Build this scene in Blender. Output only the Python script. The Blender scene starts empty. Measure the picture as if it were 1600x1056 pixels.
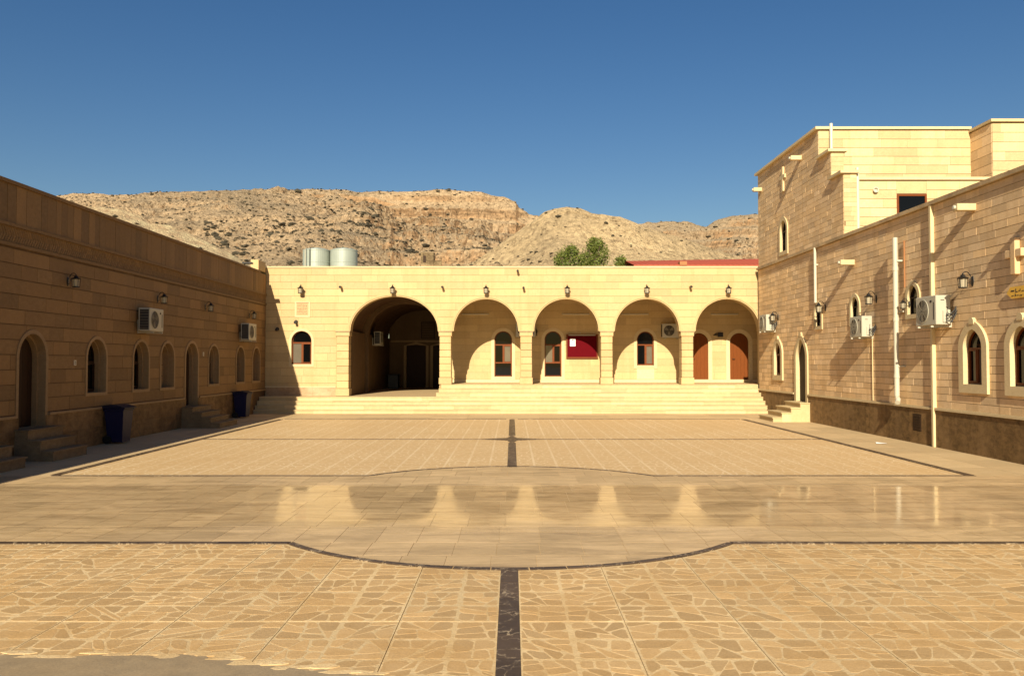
import bpy, math, random
import numpy as np
from mathutils import Vector

# ------------------------------------------------------------------ camera, sky, sun, exposure
S = bpy.context.scene
COL = S.collection
R = math.radians
cam = bpy.data.objects.new('camera', bpy.data.cameras.new('camera'))
COL.objects.link(cam)
cam.location = (0, 0, 2.0)
PITCH = math.atan(38 / 1290)
cam.rotation_euler = (R(90) + PITCH, 0, 0)
cam.data.sensor_width = 36
cam.data.lens = 36 * 1290 / 1600
cam.data.clip_end = 6000
S.camera = cam

SUN = Vector((0.287, 1.95, -1.0))          # direction the light travels
sun_el = math.atan2(1.0, math.hypot(SUN.x, SUN.y))
W = bpy.data.worlds.new('World'); S.world = W; W.use_nodes = True
wn = W.node_tree.nodes; wl = W.node_tree.links
bg = wn['Background']
sky = wn.new('ShaderNodeTexSky'); sky.sky_type = 'NISHITA'
sky.sun_disc = False
sky.sun_elevation = sun_el
sky.sun_rotation = math.atan2(-SUN.x, -SUN.y)
sky.altitude = 400; sky.air_density = 1.2; sky.dust_density = 0.8; sky.ozone_density = 2.2
hs = wn.new('ShaderNodeHueSaturation'); hs.inputs['Saturation'].default_value = 1.32; hs.inputs['Value'].default_value = .88; hs.inputs['Hue'].default_value = .508
wl.new(sky.outputs[0], hs.inputs['Color']); wl.new(hs.outputs[0], bg.inputs[0])
bg.inputs[1].default_value = 0.05
sl = bpy.data.lights.new('sun', 'SUN'); sl.energy = 5.0; sl.angle = R(0.5); sl.color = (1.0, 0.90, 0.70)
so = bpy.data.objects.new('sun', sl); COL.objects.link(so)
so.rotation_euler = SUN.to_track_quat('-Z', 'Y').to_euler()
so.location = (-20, -60, 60)
S.view_settings.view_transform = 'Standard'
S.view_settings.look = 'None'
S.view_settings.exposure = 0.76
S.view_settings.gamma = 1
S.view_settings.use_curve_mapping = False

rnd = random.Random(7)

# ------------------------------------------------------------------ materials
class NT:
    def __init__(s, name):
        s.m = bpy.data.materials.new(name); s.m.use_nodes = True
        s.n = s.m.node_tree.nodes; s.l = s.m.node_tree.links
        s.b = s.n['Principled BSDF']
        s.obj = None
    def pos(s, local=False):
        if s.obj is None:
            if local:
                s.obj = s.n.new('ShaderNodeTexCoord').outputs['Object']
            else:
                s.obj = s.n.new('ShaderNodeNewGeometry').outputs['Position']
        return s.obj
    def mapped(s, scale, local=False):
        m = s.n.new('ShaderNodeMapping'); m.inputs['Scale'].default_value = scale
        s.l.new(s.pos(local), m.inputs['Vector']); return m.outputs[0]
    def noise(s, scale, detail=4, rough=.55, vec=None, dist=0, local=False):
        t = s.n.new('ShaderNodeTexNoise'); t.inputs['Scale'].default_value = scale
        t.inputs['Detail'].default_value = detail; t.inputs['Roughness'].default_value = rough
        t.inputs['Distortion'].default_value = dist
        s.l.new(vec if vec is not None else s.pos(local), t.inputs['Vector']); return t.outputs['Fac']
    def ramp(s, fac, stops):
        r = s.n.new('ShaderNodeValToRGB'); e = r.color_ramp.elements
        e[0].position, e[0].color = stops[0][0], (*stops[0][1], 1)
        e[1].position, e[1].color = stops[-1][0], (*stops[-1][1], 1)
        for p, c in stops[1:-1]:
            x = e.new(p); x.color = (*c, 1)
        s.l.new(fac, r.inputs[0]); return r.outputs[0]
    def mix(s, fac, a, b, mode='MIX'):
        x = s.n.new('ShaderNodeMix'); x.data_type = 'RGBA'; x.blend_type = mode
        for k, v in ((0, fac), (6, a), (7, b)):
            if hasattr(v, 'links'): s.l.new(v, x.inputs[k])
            elif isinstance(v, tuple): x.inputs[k].default_value = (*v, 1)
            else: x.inputs[k].default_value = v
        return x.outputs[2]
    def math(s, op, a, b=0, c=0):
        x = s.n.new('ShaderNodeMath'); x.operation = op
        for k, v in ((0, a), (1, b), (2, c)):
            if hasattr(v, 'links'): s.l.new(v, x.inputs[k])
            else: x.inputs[k].default_value = v
        return x.outputs[0]
    def attr(s, name='tone'):
        a = s.n.new('ShaderNodeAttribute'); a.attribute_name = name; return a.outputs['Fac']
    def set(s, color=None, rough=None, metal=None, spec=None, bump=None, bstr=.2, bdist=.01):
        def put(k, v):
            if hasattr(v, 'links'): s.l.new(v, s.b.inputs[k])
            else: s.b.inputs[k].default_value = (*v, 1) if isinstance(v, tuple) else v
        if color is not None: put('Base Color', color)
        if rough is not None: put('Roughness', rough)
        if metal is not None: put('Metallic', metal)
        if spec is not None: put('Specular IOR Level', spec)
        if bump is not None:
            bn = s.n.new('ShaderNodeBump'); bn.inputs['Strength'].default_value = bstr
            bn.inputs['Distance'].default_value = bdist
            s.l.new(bump, bn.inputs['Height']); s.l.new(bn.outputs[0], s.b.inputs['Normal'])
        return s.m

def grey(v): return (v, v, v)

def stone(name, c1, c2, rough=.75, var=.35, warm=.0, grain=9, stain=.25, stainc=(.25, .16, .08), bstr=.25, spec=.3, vein=1.0, hue=None, streak=0):
    """dressed stone: grain, tone per block (face attribute), blotches of weathering"""
    t = NT(name)
    base = t.mix(t.ramp(t.noise(grain, 7, .7, t.mapped((1, 1, 1.8 * vein)), .4), [(.30, grey(0)), (.70, grey(1))]), c1, c2)
    tone = t.attr()
    k = t.math('MULTIPLY_ADD', tone, var, 1 - var * .5)
    if hue:
        fr = t.math('FRACT', t.math('MULTIPLY', tone, 7.13))
        base = t.mix(t.math('MULTIPLY', fr, .55), base, hue)
    kc = t.n.new('ShaderNodeCombineColor')
    for i in range(3): t.l.new(k, kc.inputs[i])
    base = t.mix(1.0, base, kc.outputs[0], 'MULTIPLY')
    sm = t.ramp(t.noise(.9, 8, .72, t.mapped((1, 1.3, .6))), [(.46, grey(0)), (.64, grey(1))])
    base = t.mix(t.math('MULTIPLY', sm, stain), base, stainc)
    if streak:
        sk = t.ramp(t.noise(1, 5, .7, t.mapped((3.5, 3.5, .22))), [(.52, grey(0)), (.70, grey(1))])
        base = t.mix(t.math('MULTIPLY', sk, streak), base, stainc)
    fine = t.noise(60, 4, .7)
    base = t.mix(.16, base, t.ramp(fine, [(.3, grey(.1)), (.7, grey(.9))]), 'OVERLAY')
    return t.set(base, rough, spec=spec, bump=t.noise(35, 6, .7), bstr=bstr, bdist=.012)

def plain(name, c, rough=.5, metal=0, var=.12, scale=6, local=True, spec=.5, bstr=.05):
    t = NT(name)
    n = t.noise(scale, 5, .6, local=local)
    lo = tuple(x * (1 - var) for x in c); hi = tuple(min(1, x * (1 + var)) for x in c)
    return t.set(t.mix(n, lo, hi), rough, metal, spec, bump=t.noise(scale * 8, 3, local=local), bstr=bstr, bdist=.004)

M = {}
M['cream'] = stone('cream_limestone', (.52, .378, .194), (.44, .316, .153), var=.17, stain=.34, stainc=(.40, .27, .11), hue=(.56, .395, .18), streak=.4)
M['cream_joint'] = stone('cream_joint_mortar', (.33, .24, .11), (.28, .20, .09), var=0)
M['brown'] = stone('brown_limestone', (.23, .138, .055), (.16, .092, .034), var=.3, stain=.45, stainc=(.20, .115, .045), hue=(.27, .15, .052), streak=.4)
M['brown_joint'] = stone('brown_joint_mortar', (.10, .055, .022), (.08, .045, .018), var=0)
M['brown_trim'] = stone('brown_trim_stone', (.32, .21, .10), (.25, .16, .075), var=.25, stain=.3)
M['tan'] = stone('tan_limestone', (.74, .54, .32), (.62, .44, .245), var=.36, stain=.3, stainc=(.45, .27, .12), hue=(.70, .46, .21), streak=.35)
M['tan_joint'] = stone('tan_joint_mortar', (.20, .125, .055), (.16, .10, .045), var=0)
M['trim'] = stone('pale_trim_stone', (.60, .475, .27), (.52, .40, .22), var=.2, stain=.18, stainc=(.45, .32, .16))
M['coping'] = stone('coping_stone', (.50, .37, .20), (.40, .28, .15), var=.3, stain=.6, stainc=(.20, .13, .07))
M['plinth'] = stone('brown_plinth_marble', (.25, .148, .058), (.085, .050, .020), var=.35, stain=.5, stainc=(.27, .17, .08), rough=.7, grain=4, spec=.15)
M['plinth_pink'] = stone('mottled_plinth_marble', (.46, .30, .16), (.30, .18, .09), var=.3, stain=.5, stainc=(.55, .42, .26), rough=.5, grain=7)
M['step'] = stone('pale_step_stone', (.55, .425, .23), (.48, .355, .18), var=.3, stain=.22, stainc=(.48, .31, .13), grain=5, vein=.4)
M['step_grey'] = stone('worn_step_stone', (.24, .165, .085), (.15, .10, .05), var=.3, stain=.4, stainc=(.10, .065, .03))
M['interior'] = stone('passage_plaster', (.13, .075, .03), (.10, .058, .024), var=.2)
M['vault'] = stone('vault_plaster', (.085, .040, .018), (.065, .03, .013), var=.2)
M['wood'] = plain('varnished_red_wood', (.15, .040, .010), .5, var=.3, scale=14, spec=.12)
M['wood_dark'] = plain('dark_brown_wood', (.035, .017, .008), .6, var=.3, scale=12, spec=.15)
M['white'] = plain('white_painted_metal', (.42, .39, .30), .45, var=.08, spec=.3)
M['pvc'] = plain('white_plastic_pipe', (.50, .455, .345), .35, var=.05)
M['beige'] = plain('beige_painted_duct', (.60, .47, .255), .55, var=.1)
M['grille'] = plain('dark_grille_metal', (.02, .018, .016), .55)
M['fan'] = plain('grey_fan_grille', (.20, .17, .12), .6)
M['black'] = plain('black_iron', (.012, .010, .008), .45, spec=.4)
M['cable'] = plain('black_cable', (.01, .01, .01), .6)
M['copper'] = plain('rusty_bracket', (.32, .13, .04), .7)
M['bin'] = plain('dark_blue_plastic', (.009, .009, .042), .5, var=.15, spec=.25)
M['bin_lid'] = plain('darker_blue_plastic', (.008, .008, .026), .5, var=.15, spec=.25)
M['felt'] = plain('red_felt', (.095, .004, .007), .9, var=.15, scale=40, spec=.02)
M['paper'] = plain('white_paper', (.85, .84, .80), .8, var=.03)
M['ink'] = plain('dark_ink', (.03, .02, .015), .8)
M['yellow'] = plain('yellow_painted_board', (.72, .42, .05), .5, var=.1)
M['plaque'] = plain('engraved_plaque', (.50, .32, .16), .7, var=.15, spec=.2)
M['engrave'] = plain('engraved_letters', (.14, .07, .035), .8)
M['tank'] = plain('galvanised_tank', (.30, .33, .28), .5, metal=.15, var=.2, scale=2)
M['redroof'] = plain('red_roof_sheet', (.40, .075, .026), .6, var=.15, scale=3)
M['render'] = plain('pale_render', (.55, .45, .30), .9, scale=3)
M['dark'] = plain('dark_interior', (.008, .006, .004), .8)
M['bark'] = plain('bark', (.12, .08, .05), .9, scale=8)
M['tube'] = plain('unlit_tube', (.72, .66, .50), .4)

t = NT('window_glass'); M['glass'] = t.set((.003, .003, .003), .04, spec=.22, bump=t.noise(2.2, 2), bstr=.02, bdist=.02)
t = NT('mottled_grey_glass'); M['glass_grey'] = t.set(t.mix(t.noise(3, 3), (.10, .085, .06), (.15, .125, .09)), .08, spec=.5)  # panes with a paler, mottled grey-brown base colour
t = NT('lantern_glass'); M['lglass'] = t.set((.50, .43, .30), .12, spec=.5); t.b.inputs['Transmission Weight'].default_value = .35
t = NT('door_wood')
pl = t.noise(5, 5, .6, t.mapped((9, 9, .8)))
M['door'] = t.set(t.mix(pl, (.125, .034, .006), (.185, .052, .010)), .55, spec=.1, bump=t.noise(40, 4, vec=t.mapped((6, 6, .6))), bstr=.1)

# dark marble with pale veins
t = NT('dark_veined_marble')
v = t.n.new('ShaderNodeTexVoronoi'); v.feature = 'DISTANCE_TO_EDGE'; v.inputs['Scale'].default_value = 5.5
wob = t.n.new('ShaderNodeVectorMath'); wob.operation = 'ADD'
nz = t.n.new('ShaderNodeTexNoise'); nz.inputs['Scale'].default_value = 7; nz.inputs['Detail'].default_value = 5
t.l.new(t.pos(), nz.inputs['Vector']); t.l.new(t.pos(), wob.inputs[0])
sc = t.n.new('ShaderNodeVectorMath'); sc.operation = 'SCALE'; sc.inputs['Scale'].default_value = .35
t.l.new(nz.outputs['Color'], sc.inputs[0]); t.l.new(sc.outputs[0], wob.inputs[1]); t.l.new(wob.outputs[0], v.inputs['Vector'])
ve = t.ramp(v.outputs['Distance'], [(.006, grey(1)), (.05, grey(0))])
ve = t.math('MULTIPLY', ve, t.ramp(t.noise(4, 3), [(.44, grey(0)), (.6, grey(.75))]))
b0 = t.mix(t.noise(10, 5), (.085, .055, .032), (.042, .027, .017))
b0 = t.mix(t.math('MULTIPLY', t.attr(), .5), b0, (.13, .083, .050))
M['marble'] = t.set(t.mix(ve, b0, (.46, .35, .22)), t.math('MULTIPLY_ADD', t.noise(9, 4), .25, .36), spec=.25)

# mosaic stones and mortar
M['pstone'] = stone('crazy_paving_stone', (.57, .37, .17), (.47, .29, .12), var=.34, stain=.55, stainc=(.47, .275, .10), grain=10, rough=.6, bstr=.4, hue=(.47, .32, .16))
M['mortar'] = stone('pale_mortar', (.69, .51, .285), (.59, .42, .21), var=.16, stain=.85, stainc=(.52, .33, .14), grain=14, rough=.85, bstr=.7)

t = NT('mosaic_paving')     # stones too far off to tell apart
geo = t.pos()
v = t.n.new('ShaderNodeTexVoronoi'); v.feature = 'DISTANCE_TO_EDGE'; v.inputs['Scale'].default_value = 5.6; v.voronoi_dimensions = '2D'
vc = t.n.new('ShaderNodeTexVoronoi'); vc.inputs['Scale'].default_value = 5.6; vc.voronoi_dimensions = '2D'
t.l.new(geo, v.inputs['Vector']); t.l.new(geo, vc.inputs['Vector'])
edge = t.ramp(v.outputs['Distance'], [(.04, grey(1)), (.10, grey(0))])
sx = t.n.new('ShaderNodeSeparateXYZ'); t.l.new(geo, sx.inputs[0])
def joint(ax, step, w):
    f = t.math('FRACT', t.math('DIVIDE', sx.outputs[ax], step))
    d = t.math('ABSOLUTE', t.math('SUBTRACT', f, .5))
    return t.math('GREATER_THAN', d, .5 - w / step)
gj = t.math('MAXIMUM', joint('X', .435, .022), joint('Y', .41, .015))
fade = t.ramp(t.noise(.55, 6, .6), [(.35, grey(.35)), (.62, grey(1))])
jm = t.math('MULTIPLY', t.math('MAXIMUM', edge, gj), fade)
cs = t.mix(vc.outputs['Color'], (.58, .385, .185), (.52, .34, .155))
cs = t.mix(t.math('MULTIPLY', t.noise(1.1, 7, .65, t.mapped((.5, 1.3, 1))), .6), cs, (.53, .345, .16))
M['mosaic'] = t.set(t.mix(jm, cs, (.68, .51, .30)), .62, spec=.3, bump=jm, bstr=.1, bdist=.004)

# polished tiles
t = NT('polished_limestone')
pn = t.ramp(t.noise(3.2, 9, .74, t.mapped((.5, 1.5, 1)), .9), [(.34, grey(0)), (.66, grey(1))])
c = t.mix(pn, (.60, .42, .23), (.41, .28, .14))
st = t.ramp(t.noise(1.3, 9, .76, t.mapped((.42, 2.0, 1)), .8), [(.47, grey(0)), (.60, grey(1))])
c = t.mix(t.math('MULTIPLY', st, .6), c, (.24, .16, .085))
k = t.math('MULTIPLY_ADD', t.attr(), .26, .87)
kc = t.n.new('ShaderNodeCombineColor')
for i in range(3): t.l.new(k, kc.inputs[i])
c = t.mix(1.0, c, kc.outputs[0], 'MULTIPLY')
dust = t.ramp(t.noise(1.6, 9, .75, t.mapped((.45, 1.5, 1)), .6), [(.42, grey(0)), (.62, grey(1))])
rg = t.math('MULTIPLY_ADD', dust, .11, .03)
c = t.mix(t.math('MULTIPLY', dust, .45), c, (.55, .395, .22))
sy = t.n.new('ShaderNodeSeparateXYZ'); t.l.new(t.pos(), sy.inputs[0])
mr = t.n.new('ShaderNodeMapRange'); mr.interpolation_type = 'SMOOTHSTEP'
mr.inputs['From Min'].default_value = 13.2; mr.inputs['From Max'].default_value = 13.7
mr.inputs['To Min'].default_value = 0; mr.inputs['To Max'].default_value = .32
t.l.new(sy.outputs['Y'], mr.inputs['Value'])
mr2 = t.n.new('ShaderNodeMapRange'); mr2.interpolation_type = 'SMOOTHSTEP'
mr2.inputs['From Min'].default_value = 10.6; mr2.inputs['From Max'].default_value = 9.4
mr2.inputs['To Min'].default_value = 0; mr2.inputs['To Max'].default_value = .28
t.l.new(sy.outputs['Y'], mr2.inputs['Value'])
rg = t.math('ADD', rg, t.math('ADD', mr.outputs[0], mr2.outputs[0]))     # worn dull near the inlaid lines
M['polished'] = t.set(c, rg, spec=.06, bump=t.noise(30, 4), bstr=.015, bdist=.004)

M['walk'] = stone('walkway_paving', (.54, .39, .215), (.47, .335, .175), var=.22, stain=.35, stainc=(.45, .30, .145), grain=4, rough=.65)
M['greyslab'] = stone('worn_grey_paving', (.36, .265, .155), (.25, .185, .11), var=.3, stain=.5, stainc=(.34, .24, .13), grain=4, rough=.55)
M['earth'] = stone('dry_earth', (.44, .33, .20), (.36, .26, .15), var=0, grain=.5)

# hills
def hill_mat(name, c_soft, c_soft2, c_rock, c_grey, speck):
    t = NT(name)
    g = t.n.new('ShaderNodeNewGeometry')
    nz = t.n.new('ShaderNodeSeparateXYZ'); t.l.new(g.outputs['Normal'], nz.inputs[0])
    steep = t.ramp(nz.outputs['Z'], [(.40, grey(1)), (.68, grey(0))])
    soft = t.mix(t.noise(.06, 8, .7), c_soft, c_soft2)
    soft = t.mix(t.math('MULTIPLY', t.ramp(t.noise(.013, 6, .65), [(.44, grey(0)), (.58, grey(1))]), .85), soft, c_grey)
    strata = t.noise(1, 6, .7, t.mapped((.012, .012, .42)), .5)
    rock = t.mix(t.ramp(strata, [(.38, grey(0)), (.6, grey(1))]), c_rock, tuple(x * .45 for x in c_rock))
    c = t.mix(t.math('MULTIPLY', steep, t.ramp(t.noise(.03, 4), [(.35, grey(.25)), (.55, grey(1))])), soft, rock)
    sp = t.ramp(t.noise(.40, 6, .8), [(.54, grey(0)), (.60, grey(1))])
    c = t.mix(t.math('MULTIPLY', sp, speck), c, (.13, .085, .045))
    fs = t.ramp(t.noise(.55, 6, .78), [(.36, grey(.2)), (.62, grey(.78))])
    c = t.mix(.5, c, fs, 'OVERLAY')
    return t.set(c, .95, spec=.1, bump=t.noise(.5, 8, .75), bstr=1.0, bdist=2.0)
M['hill'] = hill_mat('rocky_hillside', (.55, .40, .24), (.41, .285, .165), (.46, .28, .145), (.29, .22, .14), .9)
M['hill_pale'] = hill_mat('pale_hillside', (.60, .445, .26), (.52, .38, .205), (.44, .31, .165), (.42, .31, .18), .6)
M['hill_bare'] = hill_mat('bare_pale_slope', (.66, .51, .31), (.58, .44, .255), (.50, .37, .2), (.54, .41, .24), .25)
M['scrub'] = plain('dark_scrub', (.048, .038, .020), .9, var=.4, scale=.5, local=False)
t = NT('leaves'); M['leaf'] = t.set(t.mix(t.attr(), (.05, .075, .009), (.19, .21, .04)), .55, spec=.3)
t.b.inputs['Transmission Weight'].default_value = 0

# ------------------------------------------------------------------ mesh helpers
WLOC = {}
class MB:
    def __init__(s): s.v = []; s.f = []; s.t = []; s.tone = .5
    def add(s, vs, fs):
        o = len(s.v); s.v += [tuple(p) for p in vs]
        for f in fs: s.f.append([i + o for i in f]); s.t.append(s.tone)
    def box(s, x0, x1, y0, y1, z0, z1):
        s.add([(x0, y0, z0), (x1, y0, z0), (x1, y1, z0), (x0, y1, z0), (x0, y0, z1), (x1, y0, z1), (x1, y1, z1), (x0, y1, z1)],
              [(0, 3, 2, 1), (4, 5, 6, 7), (0, 1, 5, 4), (1, 2, 6, 5), (2, 3, 7, 6), (3, 0, 4, 7)])
    def bbox(s, x0, x1, y0, y1, z0, z1, b):
        """box with all twelve edges chamfered"""
        vs = []; X = (x0, x1); Y = (y0, y1); Z = (z0, z1); idx = {}
        sg = (1, -1)
        for i in (0, 1):
            for j in (0, 1):
                for k in (0, 1):
                    for a in range(3):
                        p = [X[i] + sg[i] * b, Y[j] + sg[j] * b, Z[k] + sg[k] * b]
                        p[a] = (X, Y, Z)[a][(i, j, k)[a]]
                        idx[i, j, k, a] = len(vs); vs.append(tuple(p))
        fs = []
        for i in (0, 1):
            fs.append([idx[i, 0, 0, 0], idx[i, 1, 0, 0], idx[i, 1, 1, 0], idx[i, 0, 1, 0]])
            fs.append([idx[0, i, 0, 1], idx[1, i, 0, 1], idx[1, i, 1, 1], idx[0, i, 1, 1]])
            fs.append([idx[0, 0, i, 2], idx[1, 0, i, 2], idx[1, 1, i, 2], idx[0, 1, i, 2]])
        for p in (0, 1):
            for q in (0, 1):
                fs.append([idx[p, q, 0, 0], idx[p, q, 1, 0], idx[p, q, 1, 1], idx[p, q, 0, 1]])
                fs.append([idx[p, 0, q, 0], idx[p, 1, q, 0], idx[p, 1, q, 2], idx[p, 0, q, 2]])
                fs.append([idx[0, p, q, 1], idx[1, p, q, 1], idx[1, p, q, 2], idx[0, p, q, 2]])
        for i in (0, 1):
            for j in (0, 1):
                for k in (0, 1): fs.append([idx[i, j, k, 0], idx[i, j, k, 1], idx[i, j, k, 2]])
        s.add(vs, fs)
    def prism(s, fr, poly, n0, n1, back=False):
        k = len(poly)
        vs = [fr.P(u, v, n1) for u, v in poly] + [fr.P(u, v, n0) for u, v in poly]
        fs = [list(range(k))] + [(i, (i + 1) % k, k + (i + 1) % k, k + i) for i in range(k)]
        if back: fs.append(list(range(2 * k - 1, k - 1, -1)))
        s.add(vs, fs)
    def strip(s, A, B, closed=False):
        k = len(A); n = k if closed else k - 1
        s.add(list(A) + list(B), [(i, (i + 1) % k, k + (i + 1) % k, k + i) for i in range(n)])
    def tube(s, pts, r, n=8, cap=True):
        pts = [Vector(p) for p in pts]; rings = []
        rr = r if isinstance(r, (list, tuple)) else [r] * len(pts)
        for i, p in enumerate(pts):
            d = (pts[min(i + 1, len(pts) - 1)] - pts[max(i - 1, 0)]).normalized()
            a = Vector((0, 0, 1)) if abs(d.z) < .9 else Vector((1, 0, 0))
            e = d.cross(a).normalized(); g = d.cross(e)
            rings.append([p + (e * math.cos(2 * math.pi * k / n) + g * math.sin(2 * math.pi * k / n)) * rr[i] for k in range(n)])
        vs = [q for rg_ in rings for q in rg_]; fs = []
        for i in range(len(pts) - 1):
            for k in range(n):
                fs.append((i * n + k, i * n + (k + 1) % n, (i + 1) * n + (k + 1) % n, (i + 1) * n + k))
        if cap:
            fs.append(list(range(n))); fs.append(list(range((len(pts) - 1) * n, len(pts) * n)))
        s.add(vs, fs)
    def lathe(s, c, prof, n=16, axis='z'):
        vs = []; fs = []
        for r, h in prof:
            for k in range(n):
                a = 2 * math.pi * k / n; x, y = r * math.cos(a), r * math.sin(a)
                vs.append((c[0] + x, c[1] + y, c[2] + h) if axis == 'z' else
                          ((c[0] + h, c[1] + x, c[2] + y) if axis == 'x' else (c[0] + x, c[1] + h, c[2] + y)))
        for i in range(len(prof) - 1):
            for k in range(n): fs.append((i * n + k, i * n + (k + 1) % n, (i + 1) * n + (k + 1) % n, (i + 1) * n + k))
        fs.append(list(range(n))); fs.append(list(range((len(prof) - 1) * n, len(prof) * n)))
        s.add(vs, fs)
    def build(s, name, mat, parent=None, smooth=False, kind=None, origin=None):
        a = np.array(s.v, dtype=np.float64)
        if origin is None:
            lo, hi = a.min(0), a.max(0); origin = ((lo[0] + hi[0]) / 2, (lo[1] + hi[1]) / 2, lo[2])
        a = a - np.array(origin)
        me = bpy.data.meshes.new(name)
        me.from_pydata(a.tolist(), [], s.f)
        at = me.attributes.new('tone', 'FLOAT', 'FACE'); at.data.foreach_set('value', s.t)
        if smooth: me.polygons.foreach_set('use_smooth', [True] * len(s.f))
        me.materials.append(mat)
        o = bpy.data.objects.new(name, me); COL.objects.link(o)
        ov = Vector(origin)
        if parent is not None:
            o.parent = parent; o.location = ov - WLOC[parent.name]
        else: o.location = ov
        WLOC[o.name] = ov
        if kind: o['kind'] = kind
        return o

def tag(o, label, cat, group=None):
    o['label'] = label; o['category'] = cat
    if group: o['group'] = group
    return o
def thing(name, label, cat, loc=(0, 0, 0), group=None):
    o = bpy.data.objects.new(name, None); COL.objects.link(o)
    o.empty_display_size = .3; o.location = loc; WLOC[o.name] = Vector(loc)
    return tag(o, label, cat, group)
KIDS = {}
def copy_tree(o, parent=None):
    c = o.copy(); COL.objects.link(c)
    if parent is not None: c.parent = parent
    for ch in o.children: copy_tree(ch, c)
    return c
def place(proto, first, loc, rz, label, cat=None, group=None, scale=1):
    o = proto if first else copy_tree(proto)
    o.location = loc; o.rotation_euler = (0, 0, rz); o.scale = (scale,) * 3
    o['label'] = label
    if group: o['group'] = group
    return o

class Fr:
    def __init__(s, O, U, N): s.O = Vector(O); s.U = Vector(U); s.N = Vector(N); s.Zv = Vector((0, 0, 1))
    def P(s, u, v, n=0): return s.O + s.U * u + s.Zv * v + s.N * n
class FrH(Fr):                          # lying flat: u = x, v = y, n = z
    def P(s, u, v, n=0): return Vector((u, v, n))
FLAT = FrH((0, 0, 0), (1, 0, 0), (0, 0, 1))

# ------------------------------------------------------------------ openings, walls of blocks
class Op:
    def __init__(s, uc, hw, vb, vs, rise, point=0.0):
        s.uc, s.hw, s.vb, s.vs, s.rise, s.p = uc, hw, vb, vs, rise, point
    def shape(s, x):
        x = min(1, abs(x)); return math.sqrt(1 - x * x) * (1 - s.p) + s.p * (1 - x)
    def inv(s, y):
        lo, hi = 0.0, 1.0
        for _ in range(40):
            m = (lo + hi) / 2
            if s.shape(m) > y: lo = m
            else: hi = m
        return lo
    def h(s, u): return s.vs + s.rise * s.shape((u - s.uc) / s.hw)
    def path(s, off=0, k=20, vb=None):
        vb = s.vb if vb is None else vb
        pts = [(s.uc - s.hw - off, vb)]
        for i in range(k + 1):
            a = math.pi * (1 - i / k); x = math.cos(a)
            pts.append((s.uc + (s.hw + off) * x, s.vs + (s.rise + off) * s.shape(x)))
        pts.append((s.uc + s.hw + off, vb)); return pts

def clip_block(u0, u1, v0, v1, ops):
    ops = [o for o in ops if o.uc - o.hw < u1 - 1e-6 and o.uc + o.hw > u0 + 1e-6 and o.vs + o.rise > v0 and o.vb < v1]
    if not ops: return [[(u0, v0), (u1, v0), (u1, v1), (u0, v1)]]
    cuts = sorted({v0, v1} | {o.vb for o in ops if v0 + 1e-4 < o.vb < v1 - 1e-4})
    out = []
    for a0, a1 in zip(cuts, cuts[1:]):
        act = [o for o in ops if o.vb <= a0 + 1e-4]
        B = {u0, u1}
        for o in act:
            B |= {o.uc - o.hw, o.uc + o.hw}
            for vv in (a0, a1):
                y = (vv - o.vs) / o.rise
                if 0 < y < 1:
                    x = o.inv(y); B |= {o.uc - o.hw * x, o.uc + o.hw * x}
            for i in range(33): B.add(o.uc - o.hw * math.cos(math.pi * i / 32))
        B = sorted(b for b in B if u0 - 1e-9 <= b <= u1 + 1e-9)
        def low(u):
            m = a0
            for o in act:
                if abs(u - o.uc) < o.hw: m = max(m, o.h(u))
            return m
        run = []; start = None
        def close(run, start, end):
            if run and end - start > .004:
                p = []
                for q in run + [(end, a1), (start, a1)]:
                    if not p or abs(q[0] - p[-1][0]) + abs(q[1] - p[-1][1]) > 1e-5: p.append(q)
                if len(p) > 2: out.append(p)
        for a, b in zip(B, B[1:]):
            if b - a < 1e-7: continue
            if low((a + b) / 2) >= a1 - 1e-5:
                if run: close(run, start, run[-1][0])
                run = []; start = None; continue
            if start is None: start = a
            e = (b - a) * 1e-4
            run += [(a, min(a1, low(a + e))), (b, min(a1, low(b - e)))]
        if run: close(run, start, run[-1][0])
    return out

CAM = Vector((0, 0, 2))
def courses(v0, v1, h):
    n = max(1, round((v1 - v0) / h)); return [v0 + (v1 - v0) * i / n for i in range(n + 1)]
def gen_blocks(fr, u0, u1, vl, lr, ops, gap, rr, jit=.0):
    """one entry per block: (apparent size, list of polygons, tone)"""
    out = []
    for v0, v1 in zip(vl, vl[1:]):
        u = u0 - rr.uniform(0, lr[0])
        while u < u1 - 1e-3:
            L = rr.uniform(*lr)
            a, b = max(u0, u), min(u1, u + L)
            if u1 - b < lr[0] * .4: b = u1; L = u1 - u
            if b - a > .05:
                ps = clip_block(a + gap * .16, b - gap * .16, v0 + gap / 2, v1 - gap / 2, ops)
                if ps:
                    c = fr.P((a + b) / 2, (v0 + v1) / 2); d = c - CAM
                    cosn = abs(d.normalized().dot(fr.N))
                    vis = d.y > 1 and abs(d.x / d.y) < .64
                    out.append(((b - a) * (v1 - v0) * cosn / d.length_squared * (1 if vis else 1e-4), fr, ps, rr.random(), rr.uniform(-jit, jit)))
            u += L
    return out
def lay_blocks(blocks, wall, mat, proud, limit=300, name='stone_block'):
    blocks.sort(key=lambda b: -b[0])
    rest = MB()
    for i, (sz, fr, ps, tone, j) in enumerate(blocks):
        mb = MB() if i < limit else rest
        mb.tone = tone
        for p in ps: mb.prism(fr, p, -.004, proud + j)
        if i < limit: mb.build(name, mat, wall)
    if rest.v: rest.build(name, mat, wall, kind='stuff')
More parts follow.
